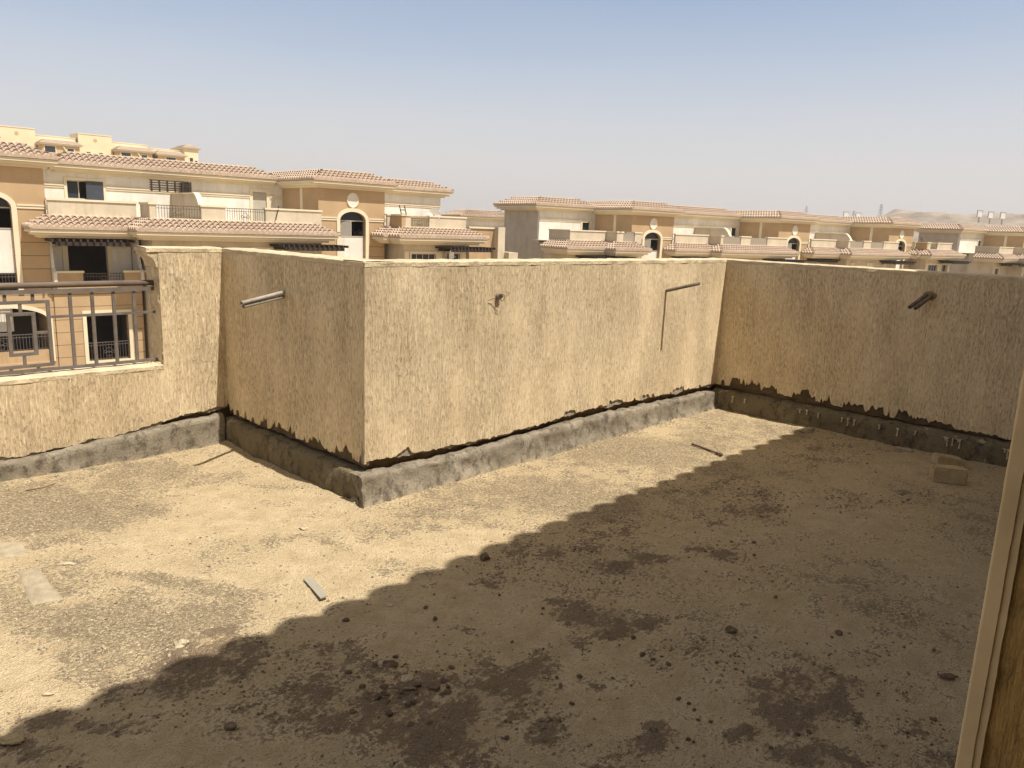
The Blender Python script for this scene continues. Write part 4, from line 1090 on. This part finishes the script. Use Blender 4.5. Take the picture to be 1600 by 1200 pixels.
def left_end_house(label):
    """first terrace of a row up to the tower at x = 0"""
    h = thing('townhouse', label, 'house')
    upper_storey(h, -8.14, -2.33, [(-3.72, -2.86, 1.85, 2.9, 0)], (-8.95, -2.6), 9.8)
    window(h, -3.72, -2.86, 1.85, 2.9, 4.6, 1)
    body(h, -8.14, -2.33, 3.0, 9.8, ZG, 1.099, 'grey', 'end_wall', (-2.0, -5.2))
    yb, yf = front_storeys(h, -8.75, -2.8, -5.1, True, False, None)
    parapet_part(h, [(-8.75, -5.3, yb, yb+.2), (-8.75, -8.55, yb+.201, 2.4)])
    parapet_part(h, [(-5.15, -4.85, yf, yb+.2)]); parapet_part(h, [(-4.849, -4.5, yf, yf+.2)]); parapet_part(h, [(-3.3, -2.6, yf, yf+.2), (-2.8, -2.6, yf+.201, -.02)])
    MB().box(-4.48, -3.32, yf+.06, yf+.14, 1.31, 2.05).build('railing_shade_panel', 'panel', h)
    hol = [(-8.2, -7.2, -1.7, -.35, 0)]
    mb = MB(); wall_holes(mb, -8.75, -5.1, ZG, 1.19, .1, .25, hol); fw = mb.build('lower_wall', 'beige', h)
    window(h, *hol[0][:4], .1, 2)
    mb = MB(); wall_holes(mb, -5.1, -2.8, ZG, 1.19, yf, .3, [(-4.6, -3.3, -1.8, -.3, 0)]); mb.build('front_wall', 'beige', h)
    window(h, -4.6, -3.3, -1.8, -.3, yf, 2)
    body(h, -8.75, -2.8, .351, 2.99, ZG, 1.19, 'beige', 'front_side_wall', (-2.0, -5.2))
    MB().box(-5.1, -4.9, yf+.301, .099, ZG, 1.19).build('jog_wall', 'beige', h)
    pergola(h, -8.0, -4.0, yf-1.0, -.2, .15)
    return h
def put(o, x, y, ang, z=0.0, label=None, group=None):
    o.location = (x, y, z); o.rotation_euler = (0, 0, ang)
    if label: o['label'] = label
    if group: o['group'] = group
    return o
# near row, left
EA = Vector((11.8, 10.9, 0)).normalized(); AA = math.atan2(EA.y, EA.x); PA = Vector((-22.7, 36.8, 0))
def ra(s): p = PA+EA*s; return p.x, p.y
G1 = 'near row of tan and ivory townhouses'; G2 = 'middle row of townhouses beyond the wall'
put(unit_house('nearest townhouse at the left with black balcony opening, shutters and terrace railings', 18.87, True), *ra(-1.85), AA, 0, group=G1)
eh = put(right_end_house('townhouse with round medallion tower ending the near row, ladder on its terrace'), *ra(17.02), AA, 0, group=G1)
# satellite dishes
def dish(x, y, z, r, face, label):
    t = thing('satellite_dish', label, 'dish', (x, y, z), face, 'satellite dishes on the near row')
    mb = MB(); n = 18
    rows = [[(q*r*math.cos(2*math.pi*k/n), -.25*r+.32*r*q*q - .0, q*r*math.sin(2*math.pi*k/n)) for k in range(n+1)] for q in (0.02, .35, .7, 1.0)]
    rows = [[(p[0], -p[1]-.35*r, p[2]) for p in rw] for rw in rows]
    mb.grid(rows); mb.grid([[(p[0], p[1]+.02, p[2]) for p in rw] for rw in rows], True); mb.build('reflector', 'dish', t, True)
    MB().tube([(0, .1, 0), (0, .25, -.2), (0, .25, -.75)], .03, 6).build('mast', 'steelgrey', t)
    MB().tube([(0, -.2*r, -r*.9), (0, -1.0*r, -.15*r)], .015, 5).tube([(0, -.9*r, -.15*r), (0, -1.1*r, -.12*r)], .05, 6).build('feed_arm', 'steelgrey', t)
    return t
def near_pt(s, o, z): p = PA+EA*s+Vector((EA.y, -EA.x, 0))*o; return p.x, p.y, z
dish(*near_pt(22.35, 1.2, 2.25), .42, AA-.7, 'white satellite dish on the roof terrace parapet')
dish(*near_pt(23.1, 1.9, -.35), .42, AA+.5, 'white satellite dish low beside the ground floor window')
# middle row
EB = Vector((35.6, 24, 0)).normalized(); AB = math.atan2(EB.y, EB.x); PB_ = Vector((5, 60, 0)); ZB = -.55
def rb(s): p = PB_+EB*s; return p.x, p.y
lh = put(left_end_house('townhouse with the broad grey end wall at the left of the middle row'), *rb(7.28), AB, ZB, group=G2)
mh = put(unit_house('townhouse behind the conduit wall with the first medallion tower of the middle row', 18.25), *rb(7.28), AB, ZB, group=G2)
put(copy_tree(mh), *rb(25.55), AB, ZB, 'townhouse with the second medallion tower of the middle row, beyond the wall corner', G2)
put(copy_tree(eh), *rb(43.75), AB, ZB+.1, 'townhouse with the third medallion tower, ending the middle row', G2)
# far right row
PC = Vector((56.6, 92, 0)); EC = EB
def rc(s, o=0): p = PC+EC*s+Vector((EC.y, -EC.x, 0))*o; return p.x, p.y
x, y = rc(8.14)
G3 = 'far right row of townhouses'
put(copy_tree(lh), x, y, AB, ZB-.1, 'far townhouse with a grey end wall at the right edge', G3)
put(copy_tree(mh), x, y, AB, ZB-.1, 'far townhouse cut off by the right picture edge', G3)
# house glimpsed between the two rows
bh = copy_tree(lh)
put(bh, 3.6, 84.0, R(24), -1.35, 'distant pink roofed house glimpsed in the gap between two rows', 'houses behind the rows')
# plain tan wing at the end of the near row
t = thing('garden_block', 'plain tan service block between the near row and the middle row', 'building', (-3.5, 57.0, 0), AB)
MB().box(0, 2.1, 0, 5, ZG, 1.45).build('wall', 'tanplain', t)
MB().box(-.08, 2.18, -.08, 5.08, 1.45, 1.57).build('wall_cap', 'cream', t)
MB().box(2.101, 2.7, -.6, 3, ZG, 1.6).box(2.701, 3.5, -1.2, 2, ZG, -.2).build('stepped_parapet', 'beige', t)

# ------------------------------------------------------------------ yellow houses on the hill
def yellow_house(label, end=False):
    h = thing('hill_house', label, 'house', group='yellow houses on the hill')
    mb = MB()
    mb.box(-4.2, 4.2, 3.0, 11, 8, 24.0)
    mb.box(4.201, 13.8, 3.6, 11, 8, 22.6)
    mb.build('wall', 'yellow', h)
    MB().box(-4.3, 4.3, 2.9, 11.1, 24.0, 24.25).box(4.301, 13.9, 3.5, 11.1, 22.6, 22.8).build('wall_cap', 'cream', h)
    MB().box(4.6, 13.4, -1.5, 3.599, 8, 20.4).build('projecting_wall', 'yellowtan', h)
    hip_roof(h, 3.9, 14.1, -2.2, 3.58, 20.5, 21.5, 1.5, .5, .06, 2, back=False)
    mb = MB().box(-4.4, 4.599, 1.4, 2.99, 8, 18.0).box(4.3, 13.7, -3.4, -1.501, 8, 17.3)
    mb.build('terrace_wall', 'yellow', h)
    for x, y, z, w, hh in ((6.4, -1.5, 19.0, 2.4, 1.5), (11.2, -1.5, 18.6, 1.5, 1.8), (-1.9, 3.0, 18.9, .9, 1.0), (1.2, 3.0, 18.9, .9, 1.0)):
        f = MB().box(x-w/2-.25, x+w/2+.25, y-.12, y-.001, z-hh/2-.2, z+hh/2+.2).build('window', 'cream', h)
        MB().box(x-w/2, x+w/2, y-.16, y-.121, z-hh/2, z+hh/2).build('pane', 'glass', f)
    MB().tube([(9.4, -1.7, 20.1), (10.3, -1.9, 18.2)], .18, 5).build('awning_strut', 'cream', h)
    mb = MB(); n = 10
    mb.add([(.0+.5*math.cos(2*math.pi*k/n), 2.96, 22.6+.5*math.sin(2*math.pi*k/n)) for k in range(n)], [tuple(range(n))]); mb.build('medallion', 'yellowtan', h)
    if end: hip_roof(h, -4.6, 4.6, 2.6, 11.4, 24.3, 25.2, 2.0, .5, .06, 2)
    return h
EY = Vector((.73, .68, 0)); YO = Vector(((46-800)/1200*205, 205, 0))
AY = math.atan2(EY.y, EY.x)
yh = yellow_house('yellow hill house with the tallest block, second from the left')
put(yh, YO.x, YO.y, AY, -1.7)
q = YO-EY*18.6; put(copy_tree(yh), q.x, q.y, AY, -1.4, 'yellow hill house cut by the left picture edge')
q = YO+EY*18.6; put(copy_tree(yh), q.x, q.y, AY, -1.7, 'yellow hill house in the middle of the hill row')
def yellow_end(label):
    h = thing('hill_house', label, 'house', group='yellow houses on the hill')
    MB().box(-.5, 9.0, 3.6, 11, 8, 22.2).box(9.001, 13.0, 2.0, 11, 8, 23.1).build('wall', 'yellow', h)
    MB().box(-.6, 9.0, 3.5, 11.1, 22.2, 22.4).build('wall_cap', 'cream', h)
    MB().box(.3, 7.6, -1.5, 3.599, 8, 20.4).build('projecting_wall', 'yellowtan', h)
    hip_roof(h, -.4, 8.3, -2.2, 3.58, 20.5, 21.5, 1.5, .5, .06, 2, back=False)
    hip_roof(h, 8.3, 13.7, 1.4, 11.6, 23.2, 24.1, 1.8, .5, .06, 2)
    MB().box(-.8, 8.0, -3.4, -1.501, 8, 17.3).box(8.001, 17.5, .2, 1.999, 8, 18.4).build('terrace_wall', 'yellow', h)
    for x, y, z, w, hh in ((3.8, -1.5, 19.0, 2.6, 1.5), (10.9, 2.0, 19.6, .9, 1.6), (12.3, 2.0, 19.2, .7, 1.0)):
        f = MB().box(x-w/2-.25, x+w/2+.25, y-.12, y-.001, z-hh/2-.2, z+hh/2+.2).build('window', 'cream', h)
        MB().box(x-w/2, x+w/2, y-.16, y-.121, z-hh/2, z+hh/2).build('pane', 'glass', f)
    return h
q = YO+EY*33.3; put(yellow_end('end house of the hill row with a small pink hipped tower'), q.x, q.y, AY, -2.0)

# ------------------------------------------------------------------ our own house behind the doorway
oh = thing('terrace_house', 'cream and ochre door jamb of the house the photo is taken from', 'house', W(0, 0), ANG)
VF = 3.331; UJ = -1.41; UO = -3.9
def hb(mb, u0, u1, v0, v1, z0, z1): return mb.box(u0, u1, -v1, -v0, z0, z1)
mb = MB(); hb(mb, UJ+.012, 4.3, VF+.004, VF+.30, -.02, 3.2); hb(mb, -6.5, UO-.012, VF+.004, VF+.30, -.02, 3.2); hb(mb, UO-.011, UJ+.011, VF+.004, VF+.30, 2.35, 3.2)
hb(mb, -6.5, 4.3, 8.0, 8.2, -.02, 3.2); hb(mb, -6.7, -6.501, VF+.004, 8.2, -.02, 3.2); hb(mb, 4.301, 4.5, VF+.004, 8.2, -.02, 3.2)
hb(mb, -6.5, 4.3, VF+.301, 7.999, 2.9, 3.0)
hb(mb, -6.5, 4.3, VF+.301, 7.999, -.2, .006)
mb.build('wall', 'room', oh)
# jamb: rounded bead, flat band, rough ochre reveal
pts = [(UJ+.06, VF), (UJ+.003, VF), (UJ+.0008, VF+.0008), (UJ, VF+.003), (UJ, VF+.0185), (UJ+.0032, VF+.019), (UJ+.0032, VF+.0275), (UJ+.009, VF+.0285)]
for s, base in ((1, UJ), (-1, UO)):
    mb = MB()
    rows = [[(base+s*(p-UJ)+s*(.0008*fbm(z*7, p*40, 1)+.0006*fbm(z*60, p*90, 2, 3)), -(v+.0006*fbm(z*9, v*60, 3)+.0005*fbm(z*45, v*90, 5, 3)), z) for z in [-.02+2.4*i/240 for i in range(241)]] for p, v in pts]
    mb.grid(rows, s > 0); mb.build('corner_bead', 'bead', oh)
for s, base in ((1, UJ), (-1, UO)):
    mb = MB()
    rows = [[(base+s*(.007+.004*fbm(v*30, z*9, 2, 4)), -v, z) for z in [-.02+2.4*i/160 for i in range(161)]] for v in [VF+.027+(.275)*k/24 for k in range(25)]]
    mb.grid(rows, s > 0); mb.build('door_reveal', 'ochre', oh, True)
# roof: eave of roll tiles whose scalloped edge shades the terrace
VE, HE = 2.715, 3.50
mb = MB(); tile_face(mb, (-8.0, -VE, HE), (1, 0, 0), (0, -1, 0), 14.0, 4.2, 1.8, (.2265), .105, 12, False, False, 10, .02, True)
rf = mb.build('roof', 'tile', oh, True)
mb = MB(); hb(mb, -8.0, 6.0, VE+.03, VF+.35, HE-.16, HE-.016); hb(mb, -8.0, 6.0, VE+.2, VF+.3, HE-.301, HE-.161); mb.build('eave_moulding', 'cream', rf)
mb = MB(); hb(mb, 0.2, 4.2, -.2, 8.2, ZG, -.21); hb(mb, -6.5, .199, VL-.2, 8.2, ZG, -.21); hb(mb, -6.5, .199, VL-.2, 3.5, -.209, -.03); hb(mb, .2, 4.2, -.2, 3.5, -.209, -.03)
mb.build('lower_storeys', 'tanplain', oh)

# ------------------------------------------------------------------ land
mb = MB(); n = 60; rows = []
rr = [0, 20, 45, 70, 100, 140, 190, 260, 360, 520, 800, 1300, 1900, 2650]
for r in rr:
    rows.append([(r*math.cos(2*math.pi*k/n), r*math.sin(2*math.pi*k/n), ZG + (.4*fbm(r*math.cos(2*math.pi*k/n)*.02, r*math.sin(2*math.pi*k/n)*.02) if r > 120 else 0)) for k in range(n+1)])
mb.grid(rows, True); g = mb.build('ground', 'desert', None, True); tag(g, 'sandy ground', 'ground', kind='structure')
if g.data.polygons[40].normal.z < 0: g.data.flip_normals()
def hill(name, cx, cy, rx, ry, h, ang, label, rough=.2, n=70, plate=.55):
    mb = MB(); rows = []
    for i in range(n+1):
        row = []
        for k in range(n+1):
            s, q = -1+2*i/n, -1+2*k/n; d = math.hypot(s, q)
            f = max(0.0, min(1.0, (1-d)/(1-plate))); f = f*f*(3-2*f)
            x, y = s*rx, q*ry
            z = h*f*(1+rough*fbm(x*.006, y*.006, 3, 5)) + f*h*.06*fbm(x*.03, y*.03, 9, 4)
            row.append((x, y, z-.6))
        rows.append(row)
    mb.grid(rows, True); o = mb.build(name, 'hill', None, True, (cx, cy, ZG), ang); 
    if o.data.polygons[len(o.data.polygons)//2].normal.z < 0: o.data.flip_normals()
    tag(o, label, 'hill', kind='structure')
hill('hill', -130, 262, 120, 70, 18, AY, 'sandy rise under the yellow houses', .05)
hill('hill', 780, 1050, 430, 240, 47, R(20), 'low bare desert plateau behind the houses', .3, 110, .74)

# ------------------------------------------------------------------ pylons and sign frames on the plateau
def sky_pt(px, py, y): d = ray(px, py); t = y/d.y; return EYE+d*t
def pylon(px, ytop, ybot, y, label):
    b = sky_pt(px, ybot, y); tp = sky_pt(px, ytop, y); h = tp.z-b.z
    t = thing('power_pylon', label, 'pylon', (b.x, b.y, b.z), .4, 'lattice pylons on the plateau')
    mb = MB(); w0, w1 = h*.11, h*.02; r = .22
    cor = lambda f: [(sx*(w0+(w1-w0)*f), sy*(w0+(w1-w0)*f), h*f) for sx, sy in ((-1, -1), (1, -1), (1, 1), (-1, 1))]
    lv = [cor(f) for f in (0, .2, .4, .58, .74, .88, 1)]
    for a, b2 in zip(lv, lv[1:]):
        for k in range(4): mb.tube([a[k], b2[k]], r, 4); mb.tube([a[k], b2[(k+1) % 4]], r*.6, 4); mb.tube([a[(k+1) % 4], b2[k]], r*.6, 4)
    mb.build('lattice_mast', 'steelgrey', t)
    mb = MB()
    for f, s in ((.66, .2), (.8, .17), (.93, .13)): mb.tube([(-s*h, 0, h*f), (s*h, 0, h*f)], r, 4); mb.tube([(-s*h, 0, h*f), (0, 0, h*(f+.06)), (s*h, 0, h*f)], r*.7, 4)
    mb.build('cross_arm', 'steelgrey', t)
pylon(1374, 319, 346, 1000, 'tallest lattice power pylon above the third medallion tower')
pylon(1332, 329, 348, 1120, 'shorter faint lattice pylon left of the tallest one')
pylon(1473, 336, 350, 1050, 'small lattice pylon standing on the bare plateau edge')
pylon(1258, 322, 345, 1300, 'faint far pylon at the left of the skyline masts')
def board(px, py, y, label, sc=1.0):
    c = sky_pt(px, py, y); t = thing('billboard', label, 'billboard', (c.x, c.y, c.z), .5, 'blank billboards on the plateau')
    w, h = 3.2*sc*y/560, 2.4*sc*y/560
    mb = MB().box(-w, w, -.25, .25, h-.5, h).box(-w, -w+.7, -.25, .25, -h, h-.501).box(w-.35, w, -.25, .25, h*.1, h-.501); mb.build('frame', 'steelgrey', t)
    MB().box(-w+.701, w-.36, -.1, .1, -h+.3, h-.502).build('sign_face', 'signface', t)
    MB().box(-.5, .5, -.4, .4, -h*2.6, -h+.299).build('pole', 'steelgrey', t)
for k, (px, py) in enumerate(((1531, 334), (1548, 336), (1567, 337))):
    board(px, py, 620, ('left one of three blank billboards on the plateau', 'middle one of three blank billboards on the plateau', 'right one of three blank billboards on the plateau')[k])
board(1322, 335.5, 760, 'small blank billboard left of its twin over the roofs', .9); board(1341, 337, 760, 'small blank billboard right of its twin over the roofs', .9)

# ------------------------------------------------------------------ dusty air
hm = bpy.data.materials.new('dusty_air'); hm.use_nodes = True; hn = hm.node_tree; hn.nodes.clear()
ho = hn.nodes.new('ShaderNodeOutputMaterial'); hv = hn.nodes.new('ShaderNodeVolumePrincipled'); hn.links.new(hv.outputs[0], ho.inputs['Volume'])
hv.inputs['Color'].default_value = (.93, .90, .87, 1); hv.inputs['Density'].default_value = HAZE; hv.inputs['Anisotropy'].default_value = 0.2
M['haze'] = hm
o = MB().box(-2700, 2700, -2700, 2700, ZG-1.5, 75).build('haze', 'haze'); tag(o, 'thin dusty haze', 'haze', kind='stuff')

# ------------------------------------------------------------------ light
S = Vector((0, 0, 1)) + TU*.075 + TV*.50                     # towards the sun
S.normalize()
sun = bpy.data.lights.new('sun', 'SUN'); sun.energy = 4.7; sun.angle = R(.55); sun.color = (1.0, .93, .845)
so = bpy.data.objects.new('sun', sun); COL.objects.link(so); so.rotation_euler = S.to_track_quat('Z', 'Y').to_euler(); so.location = S*60
elev = math.asin(S.z); az = math.atan2(S.x, S.y)
wd = bpy.data.worlds.new('World'); SC.world = wd; wd.use_nodes = True
nt = wd.node_tree; nt.nodes.clear()
out = N(nt, 'ShaderNodeOutputWorld'); bg = N(nt, 'ShaderNodeBackground'); L(nt, bg.outputs[0], out.inputs[0])
sky = N(nt, 'ShaderNodeTexSky', sky_type='NISHITA'); sky.sun_disc = False
sky.sun_elevation = elev; sky.sun_rotation = az; sky.air_density = 1.0; sky.dust_density = 1.2; sky.ozone_density = 1.2; sky.altitude = 100
tc = N(nt, 'ShaderNodeTexCoord'); sp = N(nt, 'ShaderNodeSeparateXYZ'); L(nt, tc.outputs['Generated'], sp.inputs[0])
hz = ramp(nt, sp.outputs['Z'], [(0.0, 0.95), (0.05, 0.88), (0.12, 0.66), (0.20, 0.36), (0.29, 0.10), (0.4, 0.0)])
un = tnoise(nt, (lambda mp: (L(nt, tc.outputs['Generated'], mp.inputs['Vector']), setattr(mp.inputs['Scale'], 'default_value', (1, 1, 7)), mp.outputs[0])[2])(N(nt, 'ShaderNodeMapping')), 1.6, 5, 0.6)
hz = maths(nt, 'ADD', hz, maths(nt, 'MULTIPLY', maths(nt, 'SUBTRACT', un, 0.5), 0.22))
hz = maths(nt, 'MINIMUM', maths(nt, 'MAXIMUM', hz, 0.0), 0.96)
c = mix(nt, hz, sky.outputs[0], (5.3, 4.97, 4.92))
dt = N(nt, 'ShaderNodeVectorMath', operation='DOT_PRODUCT'); L(nt, tc.outputs['Generated'], dt.inputs[0]); dt.inputs[1].default_value = S
au = ramp(nt, dt.outputs['Value'], [(0.22, 0.0), (0.6, 0.55), (1.0, 0.9)])          # warm glow added round the unseen sun to lift and warm the shade
c = mix(nt, au, c, (5.9, 4.9, 3.7))
L(nt, c, bg.inputs[0]); bg.inputs[1].default_value = 0.10

SC.view_settings.view_transform = 'Standard'; SC.view_settings.look = 'None'
SC.view_settings.exposure = 0.52; SC.view_settings.gamma = 1.0
SC.cycles.max_bounces = 6; SC.cycles.use_denoising = True
